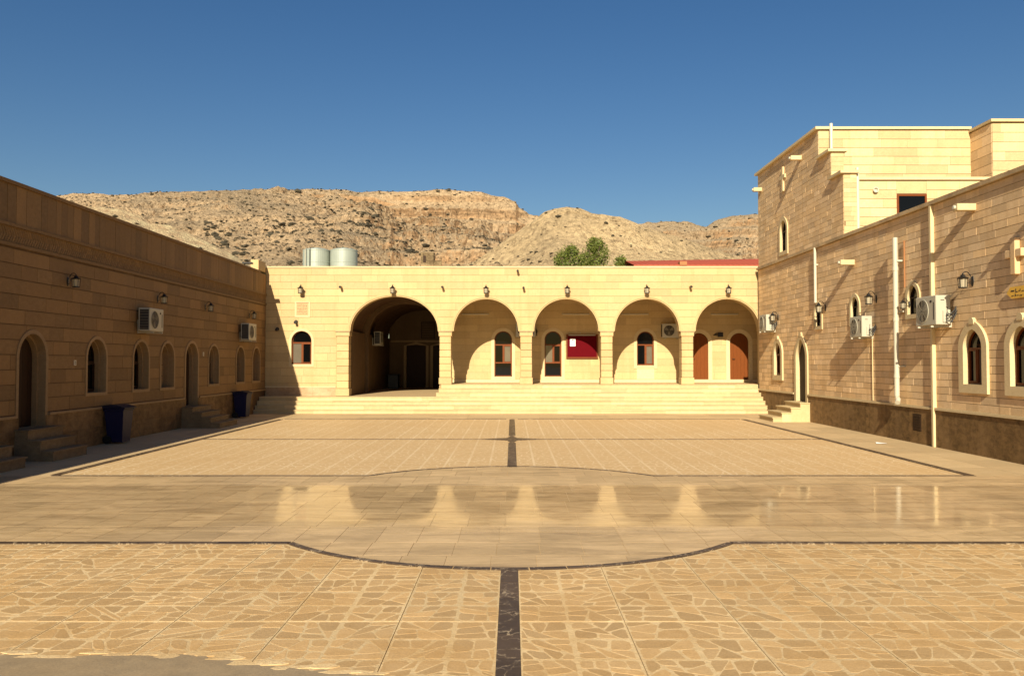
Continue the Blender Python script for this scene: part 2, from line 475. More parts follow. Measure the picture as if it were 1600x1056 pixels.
def backing(mb, fr, u0, u1, v0, v1, ops, thick):
    cuts = sorted({u0, u1} | {x for o in ops for x in (o.uc - o.hw, o.uc + o.hw) if u0 < x < u1})
    for a, b in zip(cuts, cuts[1:]):
        for p in clip_block(a, b, v0, v1, ops): mb.prism(fr, p, -thick, 0, back=True)
def band(mb, fr, op, o0, o1, n0, n1, vb=None, k=20, sill=True):
    A, B = op.path(o0, k, vb), op.path(o1, k, vb)
    P = lambda L, n: [fr.P(u, v, n) for u, v in L]
    mb.strip(P(A, n1), P(B, n1)); mb.strip(P(B, n1), P(B, n0)); mb.strip(P(A, n1), P(A, n0))
    for L in ((A[0], B[0]), (A[-1], B[-1])):
        mb.add([fr.P(*L[0], n1), fr.P(*L[1], n1), fr.P(*L[1], n0), fr.P(*L[0], n0)], [(0, 1, 2, 3)])
    if sill:
        b = op.vb if vb is None else vb
        fbox(mb, fr, op.uc - op.hw - o1, op.uc + op.hw + o1, b - (o1 - o0), b, n0, n1)
def fbox(mb, fr, u0, u1, v0, v1, n0, n1):
    mb.prism(fr, [(u0, v0), (u1, v0), (u1, v1), (u0, v1)], n0, n1, back=True)
def pane(fr, op, off, v0, v1, n, mat, parent, name='pane', u0=None, u1=None):
    """piece of glass between heights v0 and v1 (clipped to the arch), optional u limits"""
    k = 24; pts = []
    a = op.uc - op.hw + off if u0 is None else u0
    b = op.uc + op.hw - off if u1 is None else u1
    for i in range(k + 1):
        u = a + (b - a) * i / k
        x = (u - op.uc) / (op.hw - off)
        top = min(v1, op.vs + (op.rise - off) * op.shape(x)) if v1 > op.vs else v1
        pts.append((u, max(v0, top)))
    poly = [(a, v0), (b, v0)] + pts[::-1]
    p2 = [poly[0]]
    for q in poly[1:]:
        if abs(q[0] - p2[-1][0]) + abs(q[1] - p2[-1][1]) > 1e-5: p2.append(q)
    mb = MB(); mb.prism(fr, p2, n - .012, n, back=True); return mb.build(name, mat, parent)

def arched_window(bld, fr, op, depth, sur, proud, msur, transom=None, mull=True, lower=None, greyp=(), fw=.055, mframe='wood', stepm=None):
    """window part: wooden frame + panes + surround as sub-parts"""
    f = MB()
    nd = -depth
    band(f, fr, op, -fw, -.001, nd, nd + .05, k=20, sill=False)
    fbox(f, fr, op.uc - op.hw, op.uc + op.hw, op.vb, op.vb + fw, nd, nd + .05)
    tv = op.vs if transom is None else transom
    fbox(f, fr, op.uc - op.hw + fw, op.uc + op.hw - fw, tv - fw / 2, tv + fw / 2, nd + .001, nd + .052)
    lv = op.vb + fw
    if lower:
        fbox(f, fr, op.uc - op.hw + fw, op.uc + op.hw - fw, lower - fw / 2, lower + fw / 2, nd + .001, nd + .052); lv = lower + fw / 2
    if mull:
        fbox(f, fr, op.uc - fw / 2, op.uc + fw / 2, lv, tv - fw / 2, nd + .002, nd + .056)
        s_ = op.uc + fw / 2; e_ = op.uc + op.hw - fw          # opening sash, its own slim frame
        for a, b, c_, d in ((s_, s_ + .03, lv, tv - fw / 2), (e_ - .03, e_, lv, tv - fw / 2), (s_ + .03, e_ - .03, lv, lv + .03), (s_ + .03, e_ - .03, tv - fw / 2 - .03, tv - fw / 2)):
            fbox(f, fr, a, b, c_, d, nd + .002, nd + .066)
    w = f.build('window', M[mframe], bld)
    pane(fr, op, fw * .6, tv, op.vs + op.rise, nd + .018, M['glass'], w)
    if mull:
        pane(fr, op, fw * .6, lv, tv, nd + .018, M['glass_grey' if 0 in greyp else 'glass'], w, u1=op.uc)
        pane(fr, op, fw * .6, lv, tv, nd + .02, M['glass_grey' if 1 in greyp else 'glass'], w, u0=op.uc)
    else:
        pane(fr, op, fw * .6, lv, tv, nd + .018, M['glass_grey' if 0 in greyp else 'glass'], w)
    if lower: pane(fr, op, fw * .6, op.vb, lower, nd + .018, M['glass'], w)
    surround(w, fr, op, sur, proud, msur, depth, stepm)
    return w
def surround(parent, fr, op, sur, proud, msur, depth, stepm=None, sill=True, key=False):
    s_ = MB(); s_.tone = rnd.random()
    band(s_, fr, op, -.012, sur, -.03, proud, sill=sill)
    if key:                                        # little raised tip over the arch
        t_ = op.vs + op.rise + sur
        s_.prism(fr, [(op.uc - .11, t_ - .10), (op.uc + .11, t_ - .10), (op.uc + .10, t_ + .005), (op.uc + .05, t_ + .05), (op.uc - .05, t_ + .05), (op.uc - .10, t_ + .005)], 0, proud + .012, back=True)
    s_.build('surround', msur, parent)
    r_ = MB(); r_.tone = rnd.random()
    A = op.path(-.006)
    P = lambda n: [fr.P(u, v, n) for u, v in A]
    r_.strip(P(-.028), P(-depth - .01))
    fbox(r_, fr, op.uc - op.hw + .006, op.uc + op.hw - .006, op.vb - .02, op.vb + .006, -depth, -.03)
    if stepm: band(r_, fr, op, -stepm, -.008, -depth, -depth * .45, sill=False)
    r_.build('reveal', msur, parent)
def arched_door(bld, fr, op, depth, sur, proud, msur, mdoor, stepm=None, plain_door=True, key=False, ofw=.05):
    f = MB()
    fbox(f, fr, op.uc - op.hw + .01, op.uc + op.hw - .01, op.vb, op.vs, -depth, -depth + .04)
    pts = op.path(-.01)[1:-1]
    f.prism(fr, pts, -depth, -depth + .04)
    d = f.build('door', mdoor, bld)
    n = 5
    for i in range(n):                       # boards of the leaf
        u0 = op.uc - op.hw + .02 + (2 * op.hw - .04) * i / n; u1 = op.uc - op.hw + .02 + (2 * op.hw - .04) * (i + 1) / n
        p = [(u0 + .004, op.vb + .02), (u1 - .004, op.vb + .02)]
        for q in (u1 - .004, (u0 + u1) / 2, u0 + .004):
            p.append((q, op.vs + (op.rise - .03) * op.shape((q - op.uc) / op.hw)))
        b = MB(); b.tone = rnd.random(); b.prism(fr, p, -depth + .041, -depth + .056); b.build('board', mdoor, d)
    h = MB(); u = op.uc - op.hw + .14
    h.tube([fr.P(u, op.vb + .95, -depth + .05), fr.P(u, op.vb + .95, -depth + .12), fr.P(u + .11, op.vb + .95, -depth + .12)], .012, 6)
    h.build('handle', M['black'], d)
    surround(d, fr, op, sur, proud, msur, depth, stepm, sill=False, key=key)
    return d

# ------------------------------------------------------------------ numbers of the place (metres)
XL, XR, YF, YB = -10.1, 10.05, 33.8, 36.9
RISE = .157; Z4 = 4 * RISE; Z7 = 7 * RISE
FRL = Fr((XL, 0, 0), (0, 1, 0), (1, 0, 0))          # left wall, u = y
FRR = Fr((XR, 0, 0), (0, 1, 0), (-1, 0, 0))         # right wall, u = y
FRF = Fr((0, YF, 0), (1, 0, 0), (0, -1, 0))         # arcade front, u = x
FRB = Fr((0, YB, 0), (1, 0, 0), (0, -1, 0))         # arcade back wall

# ------------------------------------------------------------------ ground and paving
mb = MB(); mb.box(-2500, 2500, -300, 4000, -.6, -.30); mb.build('ground', M['earth'], kind='structure')
mb = MB(); mb.box(XL - .2, XR + .2, -10, 34.0, -.25, -.02); court = mb.build('courtyard_floor', M['mortar'], kind='structure')
mb = MB()
mb.box(-8.1, 8.1, 14.6, 29.2, -.015, 0); mb.box(-8.1, 8.1, -10, 4.0, -.015, -.002)
for sx_ in (-1, 1): mb.box(*sorted((sx_ * 6.96, sx_ * 8.1)), 4.0, 9.2, -.015, -.001)
mb.build('mosaic_field', M['mosaic'], kind='structure')
walk = MB()
rr = random.Random(3)
walk_o = MB(); walk_o.box(XL + .01, XR - .01, 29.2, 32.15, -.018, -.006); walk_o = walk_o.build('walkway', M['walk'], kind='structure')
def walk_slabs(x0, x1, y0, y1, sx, sy):
    nx = max(1, round((x1 - x0) / sx)); ny = max(1, round((y1 - y0) / sy))
    for i in range(nx):
        for j in range(ny):
            b = MB(); b.tone = rr.random(); g = .004
            b.box(x0 + (x1 - x0) * i / nx + g, x0 + (x1 - x0) * (i + 1) / nx - g, y0 + (y1 - y0) * j / ny + g, y0 + (y1 - y0) * (j + 1) / ny - g, -.017, 0)
            b.build('paving_slab', M['walk'], walk_o)
walk_slabs(-8.1, XR, 29.2, 32.15, 1.3, 1.0)
walk_slabs(XL, -8.1, 14.6, 32.15, 1.0, 1.2)
walk_slabs(8.1, XR, 14.6, 29.2, 1.0, 1.2)
mb = MB(); mb.box(XL, -8.1, -10, 9.2, -.015, 0); mb.box(8.1, XR, -10, 9.2, -.015, 0)
mb.build('walkway', M['walk'], walk_o)

CX, CY, CR = -.02, 11.21, 3.16                          # near bulge of the inlaid roundel
CYF, CRF = 12.86, 3.04              # inlaid roundel
def inside_round(x, y, m=0): return (x - CX) ** 2 + (y - CY) ** 2 < (CR + m) ** 2
def clip_half(poly, a, b, c):                          # keep a*x+b*y <= c
    out = []
    for i, p in enumerate(poly):
        q = poly[(i + 1) % len(poly)]
        dp = a * p[0] + b * p[1] - c; dq = a * q[0] + b * q[1] - c
        if dp <= 0: out.append(p)
        if dp * dq < 0:
            t_ = dp / (dp - dq); out.append((p[0] + (q[0] - p[0]) * t_, p[1] + (q[1] - p[1]) * t_))
    return out
def clip_round(poly, r, cy):
    for i in range(72):
        a = 2 * math.pi * i / 72; ca, sa = math.cos(a), math.sin(a)
        poly = clip_half(poly, ca, sa, r + CX * ca + cy * sa)
        if len(poly) < 3: return []
    return poly
def area(p): return abs(sum(p[i][0] * p[(i + 1) % len(p)][1] - p[(i + 1) % len(p)][0] * p[i][1] for i in range(len(p)))) / 2

# near field: mortar panels with crazy stones set in them
near = MB(); rr = random.Random(11)
PX, TY = .87, .41
for i in range(-8, 8):
    x0 = -.0 + i * PX; x1 = x0 + PX
    for y0, y1 in ((4.0, 6.44), (6.44, 9.2)):
        near.tone = rr.random(); near.box(x0 + .003, x1 - .003, y0 + .004, y1 - .004, -.015, 0)
paving = near.build('crazy_paving', M['mortar'], kind='structure')
stones = []
for i in range(-16, 16):
    for j in range(-6, 7):
        x0, y0 = i * PX / 2, 6.44 + j * TY
        x1, y1 = x0 + PX / 2, y0 + TY
        y1 = min(y1, 9.145)
        if y0 > 9.0 or y0 < 4.0: continue
        m = rr.uniform(.005, .016)
        cells = [[(x0 + m, y0 + m), (x1 - m, y0 + m), (x1 - m, y1 - m), (x0 + m, y1 - m)]]
        for _ in range(rr.choice((4, 5, 5, 6, 6, 7, 8))):
            cells.sort(key=area); p = cells.pop()
            w_ = [rr.random() + .35 for _ in p]; W_ = sum(w_)
            cx, cy = sum(q[0] * k for q, k in zip(p, w_)) / W_, sum(q[1] * k for q, k in zip(p, w_)) / W_
            ex, ey = max(q[0] for q in p) - min(q[0] for q in p), max(q[1] for q in p) - min(q[1] for q in p)
            an = (0 if ex > ey else math.pi / 2) + rr.gauss(0, .42); ca, sa = math.cos(an), math.sin(an)
            for sg_ in (1, -1):
                h_ = clip_half(p, sg_ * ca, sg_ * sa, sg_ * (ca * cx + sa * cy))
                if len(h_) > 2: cells.append(h_)
        def inset(p):
            c = (sum(q[0] for q in p) / len(p), sum(q[1] for q in p) / len(p)); out = p
            for A, B in zip(p, p[1:] + p[:1]):
                nx, ny = B[1] - A[1], A[0] - B[0]; L = math.hypot(nx, ny)
                if L < 1e-5: continue
                nx, ny = nx / L, ny / L
                if nx * (c[0] - A[0]) + ny * (c[1] - A[1]) > 0: nx, ny = -nx, -ny
                out = clip_half(out, nx, ny, nx * A[0] + ny * A[1] - rr.choice((.003, .005, .006, .009, .014)))
                if len(out) < 3: return []
            return out
        cells = [inset(p) for p in cells if area(p) > .003]
        for p in cells:
            if len(p) < 3 or area(p) < .0015: continue
            if any(inside_round(x, y, .07) for x, y in p):
                gx, gy = sum(q[0] for q in p) / len(p) - CX, sum(q[1] for q in p) / len(p) - CY; gl = math.hypot(gx, gy); gx, gy = gx / gl, gy / gl
                p = clip_half(p, -gx, -gy, -(CR + .075 + CX * gx + CY * gy))
                if len(p) < 3 or area(p) < .0012: continue
            if any(y > 9.16 for x, y in p): continue
            if any(abs(x + .025) < .10 for x, y in p) and all(y < 8.2 for x, y in p):
                p = clip_half(p, 1, 0, -.122) if sum(q[0] for q in p) < 0 else clip_half(p, -1, 0, -.072)
                if len(p) < 3 or area(p) < .001: continue
            q = []                                      # knock the corners off
            for a in range(len(p)):
                A, B = p[a], p[(a + 1) % len(p)]; kk, k2 = rr.uniform(.06, .3), rr.uniform(.06, .3)
                q += [(A[0] * (1 - kk) + B[0] * kk, A[1] * (1 - kk) + B[1] * kk), (A[0] * k2 + B[0] * (1 - k2), A[1] * k2 + B[1] * (1 - k2))]
            c = (sum(x for x, y in q) / len(q), sum(y for x, y in q) / len(q))
            vis = abs(c[0] / c[1]) < .63 and c[1] > 5.2
            stones.append((area(q) / c[1] ** 3 * (1 if vis else 1e-3), q))
stones.sort(key=lambda s: -s[0])
rest = MB()
for i, (_, q) in enumerate(stones):
    b = MB() if i < 300 else rest
    b.tone = rr.random(); b.prism(FLAT, q, -.005, .0006 + rr.uniform(0, .0007))
    if i < 300: b.build('paving_stone', M['pstone'], paving)
rest.build('paving_stone', M['pstone'], paving, kind='stuff')

# polished band and roundel of large tiles
pol = MB(); pol.box(-9.9, 9.9, 9.2, 14.6, -.015, .0015); pol = pol.build('polished_paving', M['walk'], kind='structure')
tiles = []
rr = random.Random(5)
ylist = [7.7, 8.6, 9.22, 10.12, 11.02, 11.92, 12.82, 13.72, 14.58, 15.2, 16.0]
for a, b in zip(ylist, ylist[1:]):
    off = rr.uniform(0, .4)
    for i in range(-23, 23):
        x0 = i * .46 + off; g = .0025
        p = [(max(-9.9, x0 + g), a + g), (min(9.9, x0 + .46 - g), a + g), (min(9.9, x0 + .46 - g), b - g), (max(-9.9, x0 + g), b - g)]
        if p[1][0] - p[0][0] < .03: continue
        if b < 9.3: p = clip_round(p, CR - .02, CY)
        elif a > 14.5: p = clip_round(p, CRF - .02, CYF)
        if len(p) < 3 or area(p) < .003: continue
        tiles.append(p)
tiles.sort(key=lambda p: -area(p) * (1 if abs(sum(q[0] for q in p) / len(p)) < .66 * sum(q[1] for q in p) / len(p) else .01))
rest = MB()
for i, p in enumerate(tiles):
    b = MB() if i < 300 else rest
    b.tone = rr.random(); b.prism(FLAT, p, -.002, .006)
    if i < 300: b.build('paving_tile', M['polished'], pol)
if rest.v: rest.build('paving_tile', M['polished'], pol, kind='stuff')

# inlaid dark marble lines
inlay = MB(); inlay.tone = .2; inlay.box(-.05, .05, 29.05, 29.2, -.01, .0022); inlay = inlay.build('marble_inlay', M['marble'], kind='structure')
def inlay_run(poly_fn, s0, s1, step):
    n = max(1, round((s1 - s0) / step))
    for i in range(n):
        a, b = s0 + (s1 - s0) * i / n, s0 + (s1 - s0) * (i + 1) / n
        m_ = MB(); m_.tone = rr.random(); m_.prism(FLAT, poly_fn(a + .002, b - .002), .0, .0105); m_.build('marble_slab', M['marble'], inlay)
hx = lambda y, w: (lambda a, b: [(a, y - w), (b, y - w), (b, y + w), (a, y + w)])
vy = lambda x, w: (lambda a, b: [(x - w, a), (x + w, a), (x + w, b), (x - w, b)])
xe = math.sqrt(CR ** 2 - (CY - 9.2) ** 2); xf_ = math.sqrt(CRF ** 2 - (14.6 - CYF) ** 2)
inlay_run(hx(9.2, .05), -9.9, CX - xe, .8); inlay_run(hx(9.2, .05), CX + xe, 9.9, .8)
inlay_run(hx(14.6, .05), -8.1, CX - xf_, .9); inlay_run(hx(14.6, .05), CX + xf_, 8.15, .9)
inlay_run(vy(-8.1, .075), 14.66, 29.0, .9); inlay_run(vy(8.1, .075), 14.66, 29.0, .9)
inlay_run(hx(21.5, .035), -8.0, -.62, .9); inlay_run(hx(21.5, .035), .62, 8.0, .9)
inlay_run(hx(29.1, .04), -8.0, -.2, 1.1); inlay_run(hx(29.1, .04), .2, 8.0, 1.1)
inlay_run(vy(-.025, .082), 5.15, 8.02, .48)
inlay_run(vy(.0, .09), 15.8, 20.55, .6); inlay_run(vy(.0, .09), 22.5, 29.0, .6)
m_ = MB(); m_.prism(FLAT, [(-.85, 21.5), (-.13, 21.2), (0, 20.4), (.13, 21.2), (.85, 21.5), (.13, 21.85), (0, 22.6), (-.13, 21.85)], 0, .0107); m_.build('star', M['marble'], inlay)
def arc(cy, r):
    def fn(a, b):
        k = 4; A = [a + (b - a) * i / k for i in range(k + 1)]
        return [(CX + (r + .042) * math.cos(q), cy + (r + .042) * math.sin(q)) for q in A] + [(CX + (r - .042) * math.cos(q), cy + (r - .042) * math.sin(q)) for q in A[::-1]]
    return fn
ae = math.atan2(CY - 9.2, xe); af = math.atan2(14.6 - CYF, xf_)
inlay_run(arc(CY, CR), math.pi + ae, 2 * math.pi - ae, .12); inlay_run(arc(CYF, CRF), af, math.pi - af, .12)

# worn grey paving at the near left corner, with broken pale edge
edge_pts = [(-3.9, 5.72), (-3.3, 5.70), (-2.75, 5.72), (-2.2, 5.70), (-1.95, 5.66), (-1.65, 5.52), (-1.3, 5.44), (-.95, 5.35), (-.5, 5.28), (-.12, 5.24)]
rj = random.Random(17); rag = []
for (a, b) in zip(edge_pts, edge_pts[1:]):
    for k in range(5):
        rag.append((a[0] + (b[0] - a[0]) * k / 5, a[1] + (b[1] - a[1]) * k / 5 + rj.uniform(-.035, .02)))
rag.append(edge_pts[-1])
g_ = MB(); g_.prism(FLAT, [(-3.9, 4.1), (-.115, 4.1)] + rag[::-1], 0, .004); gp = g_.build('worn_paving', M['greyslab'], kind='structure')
rr = random.Random(21)
for (a, b) in zip(edge_pts, edge_pts[1:]):
    for k in range(3):
        u = (k + rr.uniform(.1, .5)) / 3; x = a[0] + (b[0] - a[0]) * u; y = a[1] + (b[1] - a[1]) * u + rr.uniform(-.04, .09)
        w, d = rr.uniform(.06, .14), rr.uniform(.02, .05)
        p = [(x - w, y - d * rr.random()), (x - w * .3, y - d), (x + w * .7, y - d * .8), (x + w, y + d * rr.uniform(-.5, .5)), (x + w * .4, y + d), (x - w * .6, y + d * rr.uniform(.5, 1))]
        c_ = MB(); c_.tone = rr.random(); c_.prism(FLAT, p, 0, .0046 + .0005 * rr.random()); c_.build('edging_chip', M['mortar'], gp)

# ------------------------------------------------------------------ wide courtyard steps
st = thing('courtyard_steps', 'wide flight of pale stone steps across the foot of the arcade', 'steps', (0, 32.15, 0))
rr = random.Random(31)
for i in range(7):
    z0, z1 = i * RISE, (i + 1) * RISE
    y0 = 32.15 + .272 * i
    x0, x1 = (XL + .02, 10.6) if i < 4 else (-3.05 + .08 * (i - 4), 10.6)
    x1 = 10.02 if y0 < 33.3 else 10.6
    x1 = min(x1, 10.02)
    core = MB(); yb = 33.78 if i == 3 else (y0 + .6 if i < 3 else 33.9)
    core.box(x0, x1, y0 + .012, yb, z0 + .001, z1 - .004); core = core.build('step', M['step'], st)
    x = x0
    while x < x1 - .01:
        L = rr.uniform(.9, 1.7); e = min(x1, x + L)
        if x1 - e < .4: e = x1
        s_ = MB(); s_.tone = rr.random(); s_.box(x + .002, e - .002, y0, y0 + .05, z0 + .003, z1 - .032); s_.build('riser', M['step'], core)
        s_ = MB(); s_.tone = rr.random(); s_.box(x + .002, e - .002, y0 - .022, min(yb, y0 + .34) if i != 3 else (yb if x < -3.2 else y0 + .34), z1 - .03, z1); s_.build('tread', M['step'], core)
        x = e

# ------------------------------------------------------------------ arcade building
arc_b = thing('arcade_building', 'cream limestone building with one large and four smaller arches at the far end', 'building', (0, YF, 0))
SP = 3.28
big = Op(-4.83, 1.84, SP, SP, 1.47)
smalls = [Op(c, 1.365, SP, SP, 1.365) for c in (-1.066, 2.225, 5.53, 8.84)]
fwin = Op(-8.615, .425, 1.92, 2.87, .425)
arches = [big] + smalls
wb = MB()
backing(wb, FRF, XL - .3, 11.9, SP, 5.86, arches, .5)
backing(wb, FRF, XL - .3, -6.70, 0, SP, [fwin], .5)
for c in (-2.73, .58, 3.88, 7.18): wb.box(c - .225, c + .225, YF + .01, YF + .49, 0, SP)
wb.box(10.22, 11.9, YF + .01, YF + .49, 0, SP)
wall = wb.build('wall', M['cream_joint'], arc_b)
rr = random.Random(41)
vl = [SP - .3, SP] ; vB = courses(SP, 5.86, .3035); vA = [.98] + [SP - .304 * k for k in range(7, -1, -1)]
bl = gen_blocks(FRF, XL, 10.25, vB, (.6, 1.3), arches, .013, rr, .0015)
bl += gen_blocks(FRF, XL, -7.18, vA, (.6, 1.2), [fwin], .013, rr, .0015)
# back wall of the arcade
ow = [Op(-.393, .405, 1.36, 3.0, .405), Op(1.833, .39, 1.36, 3.01, .39), Op(5.96, .39, 1.86, 3.0, .39)]
od = [Op(8.35, .43, 1.20, 2.89, .43), Op(10.15, .43, 1.20, 2.89, .43)]
bb = MB(); backing(bb, FRB, -2.9, 11.9, .6, 5.2, ow + od, .3)
bwall = bb.build('back_wall', M['cream_joint'], arc_b)
bl2 = gen_blocks(FRB, -2.9, 11.6, [1.10] + [1.25 + .304 * k for k in range(13)], (.7, 1.3), ow + od, .010, rr, .001)
front = [(b, 'wall') for b in bl] + [(b, 'back') for b in bl2]
front.sort(key=lambda q: -q[0][0])
lay_blocks([b for b, k in front[:300] if k == 'wall'], wall, M['cream'], .012)
lay_blocks([b for b, k in front[300:] if k == 'wall'], wall, M['cream'], .012, 0)
lay_blocks([b for b, k in front[:300] if k == 'back'], bwall, M['cream'], .008)
if [b for b, k in front[300:] if k == 'back']: lay_blocks([b for b, k in front[300:] if k == 'back'], bwall, M['cream'], .008, 0)
# mottled plinth at left
for i in range(3):
    p = MB(); p.tone = rr.random(); a = XL + .03 + i * .97; p.box(a, a + .966, YF - .035, YF + .1, Z4, .975); p.build('plinth_panel', M['plinth_pink'], wall)
p = MB(); p.box(XL + .01, -7.2, YF - .045, YF + .1, .977, 1.03); p.build('plinth_ledge', M['trim'], wall)
# piers of rusticated blocks
def pier(c, z0, w=.235, deep=.5, yf=YF):
    pr = MB(); pr.box(c - w + .02, c + w - .02, yf + .01, yf + deep - .01, z0, 3.06); pr = pr.build('pier', M['cream_joint'], arc_b)
    vs = courses(z0, 3.06, .30)
    for a, b in zip(vs, vs[1:]):
        q = MB(); q.tone = rr.random(); j = rr.uniform(-.004, .004); e = .03 if a == z0 else 0
        q.bbox(c - w - j - e, c + w + j + e, yf - .02 - e, yf + deep, a + .006, b - .006, .012); q.build('pier_block', M['cream'], pr)
    q = MB(); q.tone = .6; q.bbox(c - w - .035, c + w + .035, yf - .05, yf + deep, 3.064, 3.235, .015); q.build('impost', M['cream'], pr)
    q = MB(); q.tone = .1; q.box(c - w - .055, c + w + .055, yf - .07, yf + deep, 3.238, 3.285); q.build('impost_ledge', M['coping'], pr)
for c in (-2.73, .58, 3.88, 7.18): pier(c, Z7)
pier(-6.92, Z4, .25, .5, YF - .06)
q = MB(); q.box(10.2, 10.6, YF - .02, YF + .5, Z7, SP); q.build('pier', M['cream'], arc_b)
for o in arches:
    m_ = MB(); m_.tone = .25; band(m_, FRF, o, -.004, .07, -.02, .04, k=32, sill=False); m_.build('arch_moulding', M['cream'], arc_b)
    m_ = MB(); m_.tone = .15; band(m_, FRF, o, -.05, .0, -.45, .016, k=32, sill=False); m_.build('arch_soffit', M['cream'], arc_b)
# parapet, coping, roof, ceilings
m_ = MB(); x = XL
while x < 10.3:
    m_.tone = rr.random(); m_.box(x + .002, min(x + 1.3, 10.4) - .002, YF - .05, YF + .36, 5.865, 5.935); x += 1.3
m_.build('coping', M['trim'], arc_b)
m_ = MB(); m_.box(XL - .3, 11.9, YF + .5, 46.0, 5.05, 5.3); m_.build('roof', M['render'], arc_b)
m_ = MB(); m_.box(-2.9, 11.9, YF + .5, YB, 4.85, 5.0); m_.build('ceiling', M['cream'], arc_b)
m_ = MB(); m_.box(-2.98, 11.9, 33.9, YB, .3, Z7 - .006); m_.build('arcade_floor', M['step'], arc_b)
m_ = MB(); m_.box(11.6, 11.9, YF + .5, YB, .3, 4.9); m_.build('end_wall', M['cream'], arc_b)
# skirting at the foot of the back wall
m_ = MB(); m_.tone = .8; m_.box(-2.9, 11.6, YB - .03, YB, Z7, 1.235); m_.build('skirting', M['trim'], bwall)
# passage behind the large arch
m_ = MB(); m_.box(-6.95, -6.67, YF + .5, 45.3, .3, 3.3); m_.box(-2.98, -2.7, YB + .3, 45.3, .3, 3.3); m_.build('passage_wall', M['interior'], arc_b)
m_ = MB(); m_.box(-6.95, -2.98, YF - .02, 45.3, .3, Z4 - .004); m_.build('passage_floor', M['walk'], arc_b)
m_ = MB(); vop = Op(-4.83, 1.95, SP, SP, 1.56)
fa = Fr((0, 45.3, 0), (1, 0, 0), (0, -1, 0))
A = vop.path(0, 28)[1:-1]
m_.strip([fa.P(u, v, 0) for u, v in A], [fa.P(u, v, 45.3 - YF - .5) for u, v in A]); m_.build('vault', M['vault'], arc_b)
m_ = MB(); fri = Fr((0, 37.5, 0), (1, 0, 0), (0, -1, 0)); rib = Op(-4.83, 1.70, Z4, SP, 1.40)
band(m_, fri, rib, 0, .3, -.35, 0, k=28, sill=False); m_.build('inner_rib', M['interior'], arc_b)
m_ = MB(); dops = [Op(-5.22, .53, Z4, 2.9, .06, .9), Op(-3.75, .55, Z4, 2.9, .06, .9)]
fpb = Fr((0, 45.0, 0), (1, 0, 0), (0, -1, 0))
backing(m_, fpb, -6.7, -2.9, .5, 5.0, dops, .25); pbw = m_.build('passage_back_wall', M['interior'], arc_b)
m_ = MB(); m_.tone = .8
for o in dops: band(m_, fpb, o, 0, .14, -.02, .04, sill=False)
m_.box(-6.6, -2.95, 44.94, 44.99, 3.1, 3.2); m_.build('door_surround', M['brown_trim'], pbw)
for o in dops:
    m_ = MB(); fbox(m_, fpb, o.uc - o.hw, o.uc + o.hw, Z4, 2.98, -.2, -.15); m_.build('door', M['wood_dark'], pbw)
lv = MB(); lv.box(-4.95, -4.2, 44.93, 44.99, 3.28, 4.2); lv = lv.build('louvre_vent', M['wood_dark'], pbw)
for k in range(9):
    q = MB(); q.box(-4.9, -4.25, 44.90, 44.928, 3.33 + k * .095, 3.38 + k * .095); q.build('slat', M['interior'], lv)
# windows and doors
arched_window(arc_b, FRF, fwin, .14, .085, .03, M['trim'], transom=2.80, greyp=(0,))
for i, o in enumerate(ow):
    arched_window(arc_b, FRB, o, .10, .13, .035, M['trim'], transom=2.78, lower=(1.98 if i < 2 else None), greyp=((1,), (0,), (1,))[i])
m_ = MB(); m_.tone = .9; m_.box(5.57, 6.35, YB - .02, YB, 1.25, 1.71); m_.build('blank_panel', M['trim'], bwall)
for o in od: arched_door(arc_b, FRB, o, .12, .16, .035, M['trim'], M['door'])
for px, z in ((-7.0, 5.08), (-2.84, 5.08), (.47, 5.05), (7.3, 5.09), (.23, 5.74)):      # stub drain pipes through the wall
    q = MB(); q.tube([(px, YF + .05, z), (px, YF - .22, z - .01)], .045, 10); q.build('drain_stub', M['cream'], wall)
    q = MB(); q.tube([(px, YF - .2, z - .01), (px, YF - .30, z - .02)], .05, 10); q.build('drain_spout', M['black'], wall)
# raised end of the parapet in the left corner
m_ = MB(); m_.bbox(XL - .32, XL + .0, 32.8, YF - .06, 5.68, 6.09, .01); m_.build('parapet_stub', M['cream'], arc_b)

# ------------------------------------------------------------------ west (left) building
wbld = thing('long_stone_building', 'long brown limestone building in shade along the left side of the courtyard', 'building', (XL, 20, 0))
HWL, DL = .47, .30
wl_ops, wl_kind = [], []
for c, kind in ((15.2, 'door'), (17.36, 'door'), (20.05, 'win'), (22.45, 'win'), (24.17, 'blind'), (26.0, 'door'), (27.92, 'win'), (30.65, 'win'), (32.55, 'blind')):
    if kind == 'door': o = Op(c, .50, .63, 2.09, .52)
    else: o = Op(c, .46, 1.27, 2.10, .47)
    wl_ops.append(o); wl_kind.append(kind)
m_ = MB(); backing(m_, FRL, -9, YF, 0, 4.34, wl_ops, .5)
m_.box(XL - .5, XL, -9, YF, 4.34, 5.58)
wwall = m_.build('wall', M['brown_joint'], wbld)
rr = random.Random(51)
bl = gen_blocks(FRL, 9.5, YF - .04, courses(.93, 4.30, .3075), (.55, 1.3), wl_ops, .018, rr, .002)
lay_blocks(bl, wwall, M['brown'], .016, 300)
